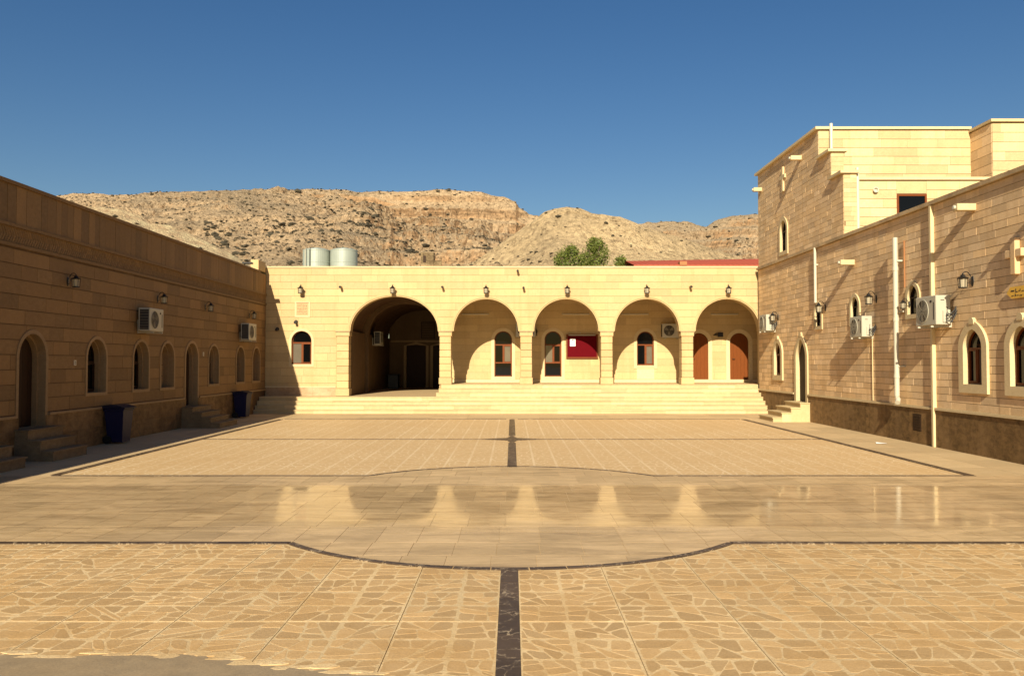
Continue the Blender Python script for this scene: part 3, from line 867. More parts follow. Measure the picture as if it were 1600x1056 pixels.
# plinth slabs
x = 9.5
while x < YF - 1.7:
    e = min(YF - 1.66, x + rr.uniform(.8, 1.3))
    ds = [o for o in wl_ops if o.vb < .8 and o.uc - o.hw < e and o.uc + o.hw > x]
    for a, b in ((0, .43), (.434, .86)):
        q = MB(); q.tone = rr.random()
        if a > .3 and ds:
            o = ds[0]
            for p, s_ in ((x + .004, o.uc - o.hw), (o.uc + o.hw, e - .004)):
                if s_ - p > .02: q.box(XL + .001, XL + .05 + rr.uniform(0, .004), p, s_, a, b)
            if not q.v: continue
        else: q.box(XL + .001, XL + .05 + rr.uniform(0, .004), x + .004, e - .004, a, b)
        q.build('plinth_slab', M['plinth'], wwall)
    x = e
segs = [9.5] + [v for o in wl_ops if o.vb < .8 for v in (o.uc - o.hw - .1, o.uc + o.hw + .1)] + [YF - .02]
for a, b in zip(segs[::2], segs[1::2]):
    q = MB(); q.tone = .7; q.box(XL + .001, XL + .075, a, b, .862, .915); q.build('plinth_ledge', M['brown_trim'], wwall)
# moulding, carved frieze, parapet slabs, coping
q = MB(); q.tone = .3; q.box(XL, XL + .05, 9.5, YF - .04, 4.335, 4.40); q.build('moulding', M['brown'], wwall)
q = MB(); q.tone = .3; q.box(XL, XL + .06, 9.5, YF - .04, 4.735, 4.80); q.build('moulding', M['brown'], wwall)
q = MB(); q.tone = .35; q.box(XL - .001, XL + .012, 9.5, YF - .04, 4.403, 4.733); fz = q.build('carved_frieze', M['brown'], wwall)
q = MB(); y = 9.6
while y < YF - .2:
    for v0, v1, dy in ((4.42, 4.565, .09), (4.57, 4.715, -.09)):
        q.tone = rr.random(); q.prism(FRL, [(y, v0), (y + .035, v0), (y + .035 + dy, v1), (y + dy, v1)], .01, .021)
    y += .085
q.build('carving', M['brown'], fz, kind='stuff')
y = 9.5
while y < YF - .05:
    e = min(YF - .04, y + rr.uniform(.22, .36)); q = MB(); q.tone = rr.random() ** 1.4
    q.box(XL, XL + .02 + rr.uniform(0, .006), y + .004, e - .004, 4.803, 5.578); q.build('parapet_slab', M['brown'], wwall); y = e
q = MB(); y = -9
while y < YF - .3:
    e = min(YF - .95, y + 1.6); q.tone = rr.random(); q.box(XL - .5, XL + .07, y + .002, e - .002, 5.582, 5.655); y = e
    if e >= YF - .96: break
q.build('coping', M['brown'], wbld)
q = MB(); q.box(-19, XL - .5, -9, 46, 4.9, 5.1); q.build('roof', M['render'], wbld)
q = MB(); q.box(-19, -18.7, -9, 46, 0, 4.9); q.box(-18.7, XL - .5, -9, -8.7, 0, 4.9); q.build('rear_wall', M['render'], wbld)
for o, k in zip(wl_ops, wl_kind):
    if k == 'win':
        arched_window(wbld, FRL, o, DL, .065, .035, M['brown_trim'], transom=2.0, mframe='wood_dark', stepm=.05)
    elif k == 'door':
        arched_door(wbld, FRL, o, DL, .075, .035, M['brown_trim'], M['wood_dark'], stepm=.06)
    else:
        q = MB(); fbox(q, FRL, o.uc - o.hw, o.uc + o.hw, o.vb, o.vs + o.rise, -DL - .03, -DL); nic = q.build('blind_niche', M['brown_joint'], wbld)
        for v0, v1 in zip(courses(o.vb, o.vs + o.rise, .3), courses(o.vb, o.vs + o.rise, .3)[1:]):
            q = MB(); q.tone = rr.random(); fbox(q, FRL, o.uc - o.hw, o.uc + o.hw, v0 + .008, v1 - .008, -DL, -DL + .02); q.build('stone_block', M['brown_trim'], nic)
        surround(nic, FRL, o, .065, .035, M['brown_trim'], DL, .05)

def side_steps(y0, y1, xs, zs, sgn, label, mat, wallx):
    t_ = thing('stone_steps', label, 'steps', (wallx, (y0 + y1) / 2, 0), 'small stone steps up to the side doors')
    prev = wallx - sgn * .0
    for i, (x, z) in enumerate(zip(xs, zs)):
        zl = zs[i + 1] if i + 1 < len(zs) else 0
        s_ = MB(); s_.tone = rnd.random()
        a, b = sorted((prev, x)); s_.box(a, b, y0 + .01, y1 - .01, 0, z - .035); stp = s_.build('step', mat, t_)
        s_ = MB(); s_.tone = rnd.random(); a, b = sorted((prev, x + sgn * .03)); s_.box(a, b, y0 - .015, y1 + .015, z - .033, z); s_.build('tread', mat, stp)
        prev = x
L3 = (.63, .42, .21)
side_steps(16.72, 18.05, (-9.78, -9.52, -9.26), L3, 1, 'three worn stone steps below the nearest whole arched door of the shaded wall', M['step_grey'], XL + .05)
side_steps(14.5, 15.78, (-9.78, -9.52, -9.26), L3, 1, 'stone steps cut off by the left edge of the photo in deep shade', M['step_grey'], XL + .05)
side_steps(25.15, 26.75, (-9.72, -9.44, -9.16, -8.88), (.63, .475, .32, .16), 1, 'four stone steps below the arched door between the two blue bins', M['step_grey'], XL + .05)

# ------------------------------------------------------------------ east (right) building
ebld = thing('tan_stone_building', 'tan limestone building with arched windows along the right side of the courtyard', 'building', (XR, 20, 0))
er_ops = [(Op(31.1, .38, 1.52, 2.35, .40, .25), 'win'), (Op(28.62, .48, .64, 2.20, .62, .35), 'door'), (Op(27.0, .27, 3.18, 3.62, .28, .2), 'small'),
          (Op(24.1, .27, 3.18, 3.62, .30, .2), 'small'), (Op(20.6, .27, 3.20, 3.64, .30, .2), 'small'), (Op(17.92, .37, 1.52, 2.33, .40, .22), 'win'), (Op(16.2, .37, 1.52, 2.33, .40, .22), 'win')]
m_ = MB(); backing(m_, FRR, -9, 33.55, 0, 5.74, [o for o, k in er_ops], .45)
ewall = m_.build('wall', M['tan_joint'], ebld)
rr = random.Random(61)
bl = gen_blocks(FRR, 11, 33.55, courses(.93, 5.74, .1635), (.34, .78), [o for o, k in er_ops], .010, rr, .003)
lay_blocks(bl, ewall, M['tan'], .014, 300)
x = 11
while x < 33.5:
    e = min(33.54, x + rr.uniform(1.2, 1.9)); q = MB(); q.tone = rr.random()
    o = er_ops[1][0]
    for a, b in ((x, min(e, o.uc - o.hw)), (max(x, o.uc + o.hw), e)):
        if b - a > .03: q.box(XR - .04 - rr.uniform(0, .003), XR - .001, a + .003, b - .003, 0, .87)
    if q.v: q.build('plinth_panel', M['plinth'], ewall)
    x = e
for a, b in ((11, 27.9), (29.35, 33.5)):
    q = MB(); q.tone = .6; q.box(XR - .075, XR - .001, a, b, .873, .93); q.build('plinth_ledge', M['trim'], ewall)
q = MB(); y = -9
while y < 33.5:
    e = min(33.55, y + 1.35); q.tone = rr.random(); q.box(XR - .10, XR + .4, y + .002, e - .002, 5.745, 5.835 + rr.uniform(0, .008)); y = e
q.build('coping', M['coping'], ebld)
q = MB(); q.box(XR + .45, 21, -9, 25.15, 5.2, 5.4); q.build('roof', M['render'], ebld)
q = MB(); q.box(20.7, 21, -9, 33.5, 0, 5.2); q.build('rear_wall', M['render'], ebld)
for o, k in er_ops:
    if k == 'win':
        w = arched_window(ebld, FRR, o, .10, .18, .07, M['trim'], transom=2.3, greyp=(0,), fw=.042)
    elif k == 'small':
        w = arched_window(ebld, FRR, o, .09, .10, .05, M['trim'], transom=3.62, mull=False, mframe='wood_dark', fw=.03)
    else:
        w = arched_door(ebld, FRR, o, .14, .17, .06, M['trim'], M['wood_dark'], key=True)
    if k == 'win':
        t_ = o.vs + o.rise + .19; q = MB()
        q.prism(FRR, [(o.uc - .10, t_ - .09), (o.uc + .10, t_ - .09), (o.uc + .09, t_ + .0), (o.uc + .04, t_ + .05), (o.uc - .04, t_ + .05), (o.uc - .09, t_ + .0)], 0, .085, back=True); q.build('keystone', M['trim'], w)
side_steps(27.75, 29.3, (9.68, 9.37, 9.06, 8.76), (.64, .48, .32, .16), -1, 'four pale stone steps up to the arched door of the sunlit right wall', M['step'], XR - .05)
def spout(parent, y, z, wallx=XR, L=.42):
    q = MB(); q.tone = rr.random(); q.bbox(wallx - L, wallx + .05, y - .09, y + .09, z - .075, z + .075, .008); s_ = q.build('rain_spout', M['trim'], parent)
    q = MB(); q.tube([(wallx - L + .05, y, z), (wallx - L - .05, y, z)], .042, 10); q.build('outlet', M['pvc'], s_)
spout(ewall, 24.2, 4.93); spout(ewall, 17.85, 5.36); spout(ewall, 14.55, 5.4)
v_ = MB(); v_.box(XR - .046, XR - .03, 20.24, 20.66, .31, .73); v_ = v_.build('plinth_vent', M['wood_dark'], ewall)
q = MB()
for k in range(6): q.box(XR - .056, XR - .0465, 20.27, 20.63, .34 + k * .063, .375 + k * .063)
q.build('slat', M['wood_dark'], v_)

# ------------------------------------------------------------------ tower over the right building
tw = thing('stone_tower', 'taller cream and tan stone block with stepped parapet rising behind the right wall', 'building', (12.5, 30, 0))
XT = XR + .012
FRT = Fr((XT, 0, 0), (0, 1, 0), (-1, 0, 0))
tw_op = Op(30.4, .36, 6.10, 6.85, .40, .1)
m_ = MB()
backing(m_, FRT, 26.9, 33.55, 5.84, 9.62, [tw_op], .4)
m_.box(XT + .4, 15.05, 26.9, 33.55, 5.2, 9.62 - .002)
m_.box(XT, 10.45, 25.85, 26.899, 5.84, 8.62); m_.box(XT, 10.45, 24.9, 25.849, 5.84, 7.72)
m_.box(10.451, 15.05, 25.2, 26.899, 5.2, 7.58)
m_.box(15.051, 21, 25.7, 33, 0, 9.52)
twall = m_.build('wall', M['tan_joint'], tw)
rr = random.Random(71)
frA = Fr((0, 26.9, 0), (1, 0, 0), (0, -1, 0)); frB2 = Fr((0, 25.2, 0), (1, 0, 0), (0, -1, 0)); frC = Fr((0, 25.7, 0), (1, 0, 0), (0, -1, 0)); frD = Fr((15.051, 0, 0), (0, 1, 0), (-1, 0, 0))
bt = gen_blocks(FRT, 26.9, 33.55, courses(5.84, 9.62, .164), (.4, .9), [tw_op], .009, rr, .003)
bt += gen_blocks(FRT, 25.85, 26.9, courses(5.84, 8.62, .164), (.4, .8), [], .009, rr, .003)
bt += gen_blocks(FRT, 24.9, 25.85, courses(5.84, 7.72, .164), (.4, .8), [], .009, rr, .003)
bf = gen_blocks(frA, XT, 15.04, courses(7.6, 9.6, .30), (.7, 1.5), [], .014, rr, .002)
twin_r = (11.80, 12.72, 6.3, 7.15)
bf += gen_blocks(frB2, 10.46, 11.80, courses(5.9, 7.56, .28), (.6, 1.3), [], .014, rr, .002)
bf += gen_blocks(frB2, 12.72, 15.04, courses(5.9, 7.56, .28), (.6, 1.3), [], .014, rr, .002)
bf += gen_blocks(frB2, 11.80, 12.72, [7.17, 7.56], (.92, .95), [], .014, rr, .002)
bf += gen_blocks(frC, 15.06, 20.9, courses(5.9, 9.5, .30), (.7, 1.5), [], .014, rr, .002)
bf += gen_blocks(Fr((0, 25.85, 0), (1, 0, 0), (0, -1, 0)), XT, 10.45, courses(7.72, 8.62, .15), (.2, .5), [], .006, rr, .001)
bf += gen_blocks(Fr((0, 24.9, 0), (1, 0, 0), (0, -1, 0)), XT, 10.45, courses(5.84, 7.72, .15), (.2, .5), [], .006, rr, .001)
bd = gen_blocks(frD, 25.7, 26.9, courses(7.6, 9.5, .30), (.5, 1.0), [], .014, rr, .002)
al = [(b, 0) for b in bt + bd] + [(b, 1) for b in bf]; al.sort(key=lambda q: -q[0][0])
M['tower_front'] = stone('pale_tower_limestone', (.58, .44, .235), (.48, .35, .18), var=.4, stain=.45, stainc=(.44, .30, .14), hue=(.58, .42, .21), streak=.35)
for k, mt in ((0, 'tan'), (1, 'tower_front')):
    lay_blocks([b for b, q in al[:300] if q == k], twall, M[mt], .012)
    rs = [b for b, q in al[300:] if q == k]
    if rs: lay_blocks(rs, twall, M[mt], .012, 0)
def cope(x0, x1, y0, y1, z): 
    q = MB(); q.tone = rr.random(); q.box(x0, x1, y0, y1, z, z + .085); q.build('coping', M['trim'], tw)
cope(XT - .13, XT + .4, 26.80, 33.65, 9.625); cope(XT + .401, 15.05, 26.82, 27.2, 9.626)
cope(XT - .13, 10.55, 25.75, 26.88, 8.625); cope(XT - .13, 10.5, 24.8, 25.83, 7.725)
cope(10.503, 15.04, 25.12, 25.6, 7.585); cope(14.98, 21, 25.6, 26.1, 9.525); cope(14.98, 15.4, 26.101, 33, 9.526)
spout(twall, 33.1, 8.95, XT, .34); spout(twall, 28.55, 9.1, XT, .38)
w = arched_window(tw, FRT, tw_op, .12, .13, .05, M['trim'], mull=False, mframe='wood_dark')
q = MB(); q.box(XT - .07, XT, 30.30, 30.46, 8.30, 9.22); q.box(XT - .07, XT, 30.10, 30.30, 8.78, 8.92); q.box(XT - .07, XT, 30.46, 30.66, 8.78, 8.92); q.build('relief_cross', M['trim'], twall)
f = MB(); u0, u1, v0, v1 = twin_r
for a, b, c_, d in ((u0, u0 + .06, v0, v1), (u1 - .06, u1, v0, v1), (u0 + .06, u1 - .06, v1 - .06, v1)): fbox(f, frB2, a, b, c_, d, -.0, .03)
fw_ = f.build('window', M['wood'], tw)
q = MB(); fbox(q, frB2, u0 + .05, u1 - .05, v0, v1 - .05, .001, .01); q.build('pane', M['glass'], fw_)
q = MB(); q.lathe((11.13, 25.19, 7.27), [(.055, 0), (.075, -.06), (.085, -.10), (.06, -.10), (.045, -.04)], 16, 'y'); v_ = q.build('vent_pipe', M['pvc'], twall)

# ------------------------------------------------------------------ pipes on the right wall and tower
def pipe(name, label, cat, pts, r, mat, group=None, square=False, clips=()):
    t_ = thing(name, label, cat, pts[-1], group)
    q = MB()
    if square:
        (x, y, z1), (_, _, z0) = pts[0], pts[-1]; q.bbox(x - r, x + r, y - r, y + r, z0, z1, .006)
    else: q.tube(pts, r, 12)
    q.build('pipe', mat, t_, smooth=False)
    for (x0, x1, y, z) in clips:
        c_ = MB(); c_.box(x0, x1, y - r * 1.25, y + r * 1.25, z - .02, z + .02); c_.build('clip', mat, t_)
    return t_
pipe('downpipe', 'thin white downpipe running down from the coping above a small arched window', 'pipe', [(XR - .09, 27.05, 5.76), (XR - .09, 27.05, 3.95)], .045, M['pvc'], 'white plastic downpipes', clips=((XR - .1, XR, 27.05, 5.2),))
d = pipe('downpipe', 'thick white downpipe on the right wall ending in an elbow above the plinth', 'pipe',
     [(XR - .20, 21.15, 5.2), (XR - .20, 21.15, 1.15), (XR - .20, 21.1, 1.06), (XR - .26, 21.0, .98)], .062, M['pvc'], 'white plastic downpipes', clips=((XR - .2, XR, 21.15, 4.6), (XR - .2, XR, 21.15, 3.3), (XR - .2, XR, 21.15, 1.9)))
for z in (4.35, 3.05, 1.6):
    q = MB(); q.tube([(XR - .20, 21.15, z), (XR - .20, 21.15, z + .1)], .072, 12); q.build('collar', M['pvc'], d)
q = MB(); q.tube([(XR - .05, 20.98, 5.1), (XR - .05, 20.98, 3.9)], .018, 6); q.build('cable_conduit', M['copper'], d)
pipe('cable_duct', 'square beige duct running down the full height of the right wall', 'duct', [(XR - .05, 19.6, 5.74), (XR - .05, 19.6, 0.0)], .045, M['beige'], square=True)
pipe('drain_hose', 'thin pale hose hanging from the middle air conditioner down the right wall', 'hose', [(XR - .03, 22.95, 2.72), (XR - .03, 22.95, .95)], .012, M['beige'])
pipe('downpipe', 'short white pipe at the top corner of the tower parapet', 'pipe', [(10.44, 26.8, 9.80), (10.44, 26.8, 8.72)], .055, M['pvc'], 'white plastic downpipes')
pipe('downpipe', 'white pipe beside the lowest stepped parapet of the tower', 'pipe', [(10.52, 24.99, 7.92), (10.52, 24.99, 5.9)], .055, M['pvc'], 'white plastic downpipes')

# ------------------------------------------------------------------ air conditioners (front = +x, back on the wall at x = 0)
def make_ac():
    r = thing('air_conditioner', '', 'air conditioner', (0, 0, 0), 'outdoor air conditioning units')
    w, h, d, g = .43, .62, .31, .10
    c = MB(); c.bbox(g, g + d, -w, w, .05, .05 + h, .012); cs_ = c.build('casing', M['white'], r)
    xf = g + d; yc, zc, rf = -.13, .05 + h / 2, .235
    q = MB(); q.lathe((xf - .002, yc, zc), [(rf + .02, 0), (rf + .02, .012), (rf, .012), (rf, .004)], 28, 'x'); q.build('fan_ring', M['white'], r)
    q = MB(); q.lathe((xf + .001, yc, zc), [(rf, 0), (rf, .003)], 28, 'x'); q.build('fan_opening', M['grille'], r)
    q = MB()
    for k in range(3):
        a = k * 2.094
        p = [(math.cos(a + b) * rad, math.sin(a + b) * rad) for b, rad in ((0, .05), (.15, .21), (.85, .215), (1.0, .06))]
        q.add([(xf + .005, yc + x_, zc + z_) for x_, z_ in p], [(0, 1, 2, 3)])
    q.build('fan_blade', M['fan'], r)
    q = MB()
    for k in range(1, 7):
        rk = rf * k / 6.5; n = 24
        q.tube([(xf + .014, yc + rk * math.cos(2 * math.pi * i / n), zc + rk * math.sin(2 * math.pi * i / n)) for i in range(n + 1)], .0035, 4, False)
    for k in range(8):
        a = math.pi * k / 4; q.tube([(xf + .015, yc + .02 * math.cos(a), zc + .02 * math.sin(a)), (xf + .013, yc + rf * math.cos(a), zc + rf * math.sin(a))], .004, 4, False)
    q.build('fan_guard', M['fan'], r)
    q = MB(); q.box(g + .035, g + d - .03, -w - .003, -w + .01, .09, .05 + h - .04); q.build('coil', M['grille'], r)
    q = MB()
    for k in range(7): q.box(g + .04, g + d - .035, -w - .006, -w - .0035, .12 + k * .075, .128 + k * .075)
    q.build('coil_fins', M['fan'], r)
    q = MB(); q.box(xf - .002, xf + .003, w - .11, w - .075, .16, .05 + h - .14); q.build('grip_slot', M['grille'], r)
    q = MB(); q.add([(xf + .004, .22 + .045 * math.cos(2 * math.pi * i / 16), .55 + .028 * math.sin(2 * math.pi * i / 16)) for i in range(16)] , [list(range(16))]); q.build('badge', M['ink'], r)
    q = MB(); q.box(g + .06, g + .17, w - .002, w + .025, .10, .34); q.build('valve_cover', M['white'], r)
    q = MB(); q.box(g + .13, g + .21, w, w + .003, .56, .575); q.build('rating_label', M['ink'], r)
    for y in (-.28, .28):
        q = MB(); q.box(0, .03, y - .02, y + .02, .0, .36); q.box(.03, g + d + .04, y - .02, y + .02, .0, .035)
        q.build('bracket', M['copper' if y > 9 else 'white'], r)
    q = MB()
    for k, (z_, col_) in enumerate(((.16, 0), (.22, 0), (.28, 0))):
        q.tube([(g + .09, w + .01, z_), (g + .12, w + .07, z_ - .03), (g + .03, w + .09, z_ - .06 + .03 * k), (.03, w + .06, z_ + .1), (.0, w + .05, z_ + .16)], .013, 6)
    q.build('refrigerant_pipe', M['cable'], r)
    q = MB(); q.tube([(g + .07, w + .005, .42), (g + .1, w + .05, .30), (g + .02, w + .10, .24), (.02, w + .11, .34)], .008, 6); q.build('power_cable', M['cable'], r)
    return r
ac = make_ac()
G = 'outdoor air conditioning units'
place(ac, True, (XL, 22.5, 2.79), 0, 'white air conditioner on the shaded left wall, the nearer of the two there', group=G)
ACS = [((XL, 30.85, 2.77), 0, 1, 'white air conditioner on the shaded left wall near the far corner'),
       ((XR, 31.72, 3.15), math.pi, 1, 'white air conditioner on the right wall at the corner beside the last small arch'),
       ((XR, 23.2, 2.66), math.pi, .93, 'white air conditioner below a small arched window, middle one of the sunlit right wall'),
       ((XR, 19.15, 2.80), math.pi, 1.08, 'large white air conditioner on the right wall between the white downpipe and lantern'),
       ((.6, YB, 3.08), -math.pi / 2, 1, 'air conditioner half hidden behind the pier between the first two small arches'),
       ((7.08, YB, 3.04), -math.pi / 2, 1, 'white air conditioner beside the window inside the third small arch'),
       ((-6.67, 39.7, 2.80), 0, 1, 'air conditioner hung in the dark passage behind the large arch')]
for loc, rz, sc_, lab in ACS: place(ac, False, loc, rz, lab, group=G, scale=sc_)

# ------------------------------------------------------------------ wall lanterns
def make_lamp():
    r = thing('wall_lantern', '', 'wall lamp', (0, 0, 0), 'black iron wall lanterns')
    q = MB(); q.lathe((0, 0, 0), [(.075, 0), (.07, .02), (.03, .03)], 14, 'x')
    for i in range(len(q.v)):
        x, y, z = q.v[i]; q.v[i] = (x, y * .72, z * 1.5)
    q.build('back_plate', M['black'], r)
    q = MB(); q.tube([(.02, 0, .03), (.06, 0, .13), (.11, 0, .185), (.16, 0, .19), (.195, 0, .165), (.20, 0, .13)], .009, 6)
    q.tube([(.02, 0, -.06), (.06, 0, -.04), (.08, 0, .02), (.06, 0, .06)], .006, 6); q.build('arm', M['black'], r)
    q = MB(); q.lathe((.20, 0, 0), [(.115, .055), (.118, .065), (.05, .095), (.045, .115), (.055, .12), (.02, .135), (.01, .16)], 6); q.build('roof', M['black'], r)
    q = MB()
    for k in range(6):
        a = math.pi / 3 * k + math.pi / 6; x, y = .2 + .088 * math.cos(a), .088 * math.sin(a); x2, y2 = .2 + .078 * math.cos(a), .078 * math.sin(a)
        q.tube([(x, y, .055), (x2, y2, -.115)], .006, 4)
    q.lathe((.2, 0, 0), [(.088, -.13), (.088, -.113)], 6); q.build('cage', M['black'], r)
    q = MB(); q.lathe((.2, 0, 0), [(.068, -.112), (.074, .05)], 12); q.build('glass_shade', M['lglass'], r)
    return r
lamp = make_lamp()
G = 'black iron wall lanterns'
LAMPS = [((XL, 18.7, 3.83), 0, 'black lantern on the shaded left wall, alone above the nearest door'),
         ((XL, 23.45, 3.80), 0, 'black lantern on the shaded left wall just above an air conditioner'),
         ((XL, 27.1, 3.80), 0, 'black lantern on the shaded left wall midway between the two air conditioners'),
         ((XL, 31.65, 3.80), 0, 'black lantern on the shaded left wall near the far corner'),
         ((XR, 31.1, 3.70), math.pi, 'black lantern behind the corner air conditioner on the right wall'),
         ((XR, 26.4, 3.74), math.pi, 'black lantern in front of the small arched window below the thin downpipe'),
         ((XR, 22.7, 3.74), math.pi, 'black lantern above and right of the middle air conditioner'),
         ((XR, 20.85, 3.46), math.pi, 'small black lantern at the window beside the thick white downpipe'),
         ((XR, 17.95, 3.76), math.pi, 'large black lantern alone on the right wall left of the stone cross')]
for i, (loc, rz, lab) in enumerate(LAMPS): place(lamp, i == 0, loc, rz, lab, group=G, scale=1.0 if i < 4 else (.8 if i == 7 else 1.12))
for x, lab in ((-8.62, 'lantern above the engraved plaque on the cream front'), (-4.87, 'lantern above the large passage arch'), (-1.06, 'lantern above the first small arch, right of the large arch'),
               (2.25, 'lantern above the second small arch, over the red board'), (5.5, 'lantern above the third small arch'), (8.83, 'lantern above the last small arch by the right wall')):
    place(lamp, False, (x, YF - .012, 4.95), -math.pi / 2, lab, group=G, scale=1.15)

# ------------------------------------------------------------------ things on the arcade walls
for x, lab in ((-1.65, 'first'), (2.85, 'second'), (5.5, 'third'), (9.5, 'fourth')):
    t_ = thing('tube_light', 'unlit fluorescent tube fitting high inside the %s small arch' % lab, 'light fitting', (x, YB, 4.13), 'unlit tube lights under the arcade')
    q = MB(); q.bbox(x - .62, x + .62, YB - .06, YB - .01, 4.13, 4.18, .006); q.build('housing', M['white'], t_)
    q = MB(); q.tube([(x - .58, YB - .075, 4.135), (x + .58, YB - .075, 4.135)], .015, 8); q.build('tube', M['tube'], t_)
nb = thing('notice_board', 'red felt notice board in a wooden frame beside the second arcade window', 'notice board', (3.12, YB, 2.17))
q = MB()
for a, b, c_, d in ((2.42, 3.83, 2.17, 2.235), (2.42, 3.83, 3.18, 3.25), (2.42, 2.475, 2.235, 3.18), (3.775, 3.83, 2.235, 3.18)): q.box(a, b, YB - .10, YB - .01, c_, d)
q.build('frame', M['wood'], nb)
q = MB(); q.box(2.475, 3.775, YB - .05, YB - .02, 2.235, 3.18); q.build('felt', M['felt'], nb)
q = MB(); q.box(2.59, 2.83, YB - .058, YB - .051, 2.72, 3.04); sh = q.build('paper_sheet', M['paper'], nb)
q = MB(); q.box(2.66, 2.76, YB - .0605, YB - .0585, 2.965, 3.005)
for k in range(5): q.box(2.625, 2.795 - .02 * (k % 3), YB - .0605, YB - .0585, 2.90 - k * .035, 2.906 - k * .035)
q.build('print', M['ink'], sh)
q = MB(); q.box(2.52, 3.72, YB - .14, YB - .105, 3.19, 3.225); q.build('lamp_bar', M['white'], nb)
for x in (2.55, 3.05, 3.65):
    q = MB(); q.tube([(x, YB - .02, 3.31), (x, YB - .12, 3.33), (x, YB - .14, 3.29)], .014, 6); q.build('lamp_arm', M['white'], nb)
pq = thing('wall_plaque', 'square engraved stone plaque under a lantern on the cream wall', 'plaque', (-8.585, YF, 3.85))
q = MB(); q.bbox(-8.90, -8.27, YF - .035, YF + .01, 3.84, 4.49, .008); q.build('border', M['trim'], pq)
q = MB(); q.box(-8.83, -8.34, YF - .040, YF - .034, 3.92, 4.43); q.build('face', M['plaque'], pq)
q = MB(); rr = random.Random(9)
for k in range(7):
    z = 4.36 - k * .062; x = -8.79
    while x < -8.40:
        w = rr.uniform(.015, .06); q.box(x, min(-8.38, x + w), YF - .043, YF - .0405, z - rr.uniform(.0, .008), z + rr.uniform(.008, .022)); x += w + rr.uniform(.008, .022)
q.build('engraved_writing', M['engrave'], pq)
q = MB(); q.box(-8.84, -8.33, YF - .05, YF - .036, 4.435, 4.452); q.build('top_edge', M['engrave'], pq)
def camera(loc, label, white=False):
    t_ = thing('security_camera', label, 'camera', loc, 'small wall cameras')
    x, y, z = loc
    q = MB(); q.lathe((x, y, z), [(.07, 0), (.075, -.03), (.05, -.06)], 12, 'y'); q.build('base', M['black' if not white else 'white'], t_)
    q = MB(); q.tube([(x, y - .05, z), (x, y - .10, z - .03), (x + .01, y - .24, z - .04)], [.035, .05, .055], 10); q.build('body', M['black'], t_)
camera((-9.6, YF - .012, 3.36), 'black camera in the shaded corner left of the arched window')
camera((-8.84, YF - .012, 3.66), 'small black camera under the engraved plaque')
jb = thing('cable_box', 'dark tangle of cables and box between the two red wooden doors', 'cable box', (9.25, YB, 3.12))
q = MB(); q.bbox(9.2, 9.42, YB - .10, YB - .012, 3.13, 3.33, .01); q.build('box', M['black'], jb)
q = MB()
for k in range(4): q.tube([(9.22, YB - .06, 3.17 + .04 * k), (9.1, YB - .07, 3.2 + .03 * k), (8.99 + .03 * k, YB - .03, 3.22 + .02 * k)], .014, 6)
q.build('cable', M['cable'], jb)
for y, z, lab in ((19.05, 1.99, 'small white plate on the shaded wall right of the nearest door'), (26.97, 2.27, 'small pale plate on the shaded wall right of the far door')):
    t_ = thing('door_plate', lab, 'plate', (XL, y, z), 'small plates beside doors')
    q = MB(); q.box(XL + .016, XL + .03, y - .045, y + .045, z - .06, z + .06); pl_ = q.build('plate', M['pvc'], t_)
    q = MB(); q.box(XL + .0305, XL + .033, y - .025, y + .025, z - .03, z - .01); q.box(XL + .0305, XL + .033, y - .02, y + .02, z + .01, z + .03); q.build('marking', M['ink'], t_)
fl = thing('floodlight', 'small black floodlight on the left wall coping near the corner', 'lamp', (XL - .1, 31.3, 5.655))
q = MB(); q.tube([(XL - .1, 31.3, 5.655), (XL - .05, 31.3, 5.74)], .015, 6); q.build('stem', M['black'], fl)
q = MB(); q.bbox(XL - .14, XL + .22, 31.2, 31.45, 5.74, 5.80, .01); q.build('head', M['black'], fl)

# stone cross and arrow sign on the right wall
cr = thing('stone_cross', 'carved stone cross standing out from the right wall at the edge of the photo', 'cross', (XR, 16.33, 3.75))
q = MB(); q.tone = .4; q.bbox(XR - .12, XR - .01, 16.25, 16.41, 3.74, 4.47, .012); q.build('upright', M['tan'], cr)
q = MB(); q.tone = .5; q.bbox(XR - .115, XR - .01, 16.411, 16.60, 4.08, 4.24, .012); q.build('arm', M['tan'], cr)
q = MB(); q.tone = .5; q.bbox(XR - .115, XR - .01, 16.06, 16.249, 4.08, 4.24, .012); q.build('arm', M['tan'], cr)
sg = thing('arrow_sign', 'yellow arrow board with dark writing pointing left on the right wall', 'sign', (XR, 16.3, 3.27))
q = MB(); q.prism(FRR, [(15.75, 3.27), (16.46, 3.27), (16.62, 3.38), (16.50, 3.50), (15.75, 3.50)], .05, .075, back=True); q.build('board', M['yellow'], sg)
q = MB(); fbox(q, FRR, 16.36, 16.47, 3.405, 3.43, .0755, .079)
for (a, b, c_, d) in ((16.30, 16.315, 3.38, 3.46), (16.25, 16.30, 3.385, 3.40), (16.16, 16.22, 3.40, 3.415), (16.16, 16.172, 3.40, 3.45), (16.05, 16.12, 3.39, 3.405), (15.92, 16.0, 3.40, 3.415), (15.95, 15.965, 3.40, 3.455),
                      (16.38, 16.45, 3.315, 3.328), (16.30, 16.34, 3.31, 3.34), (16.22, 16.27, 3.315, 3.33), (16.10, 16.19, 3.31, 3.324), (15.95, 16.04, 3.315, 3.33), (16.13, 16.145, 3.29, 3.30), (16.32, 16.335, 3.35, 3.36)):
    fbox(q, FRR, a, b, c_, d, .0755, .079)
q.build('writing', M['ink'], sg)
q = MB(); q.tube([FRR.P(16.45, 3.31, .0), FRR.P(16.45, 3.31, .05)], .01, 6); q.tube([FRR.P(15.9, 3.45, .0), FRR.P(15.9, 3.45, .05)], .01, 6); q.build('fixing', M['black'], sg)

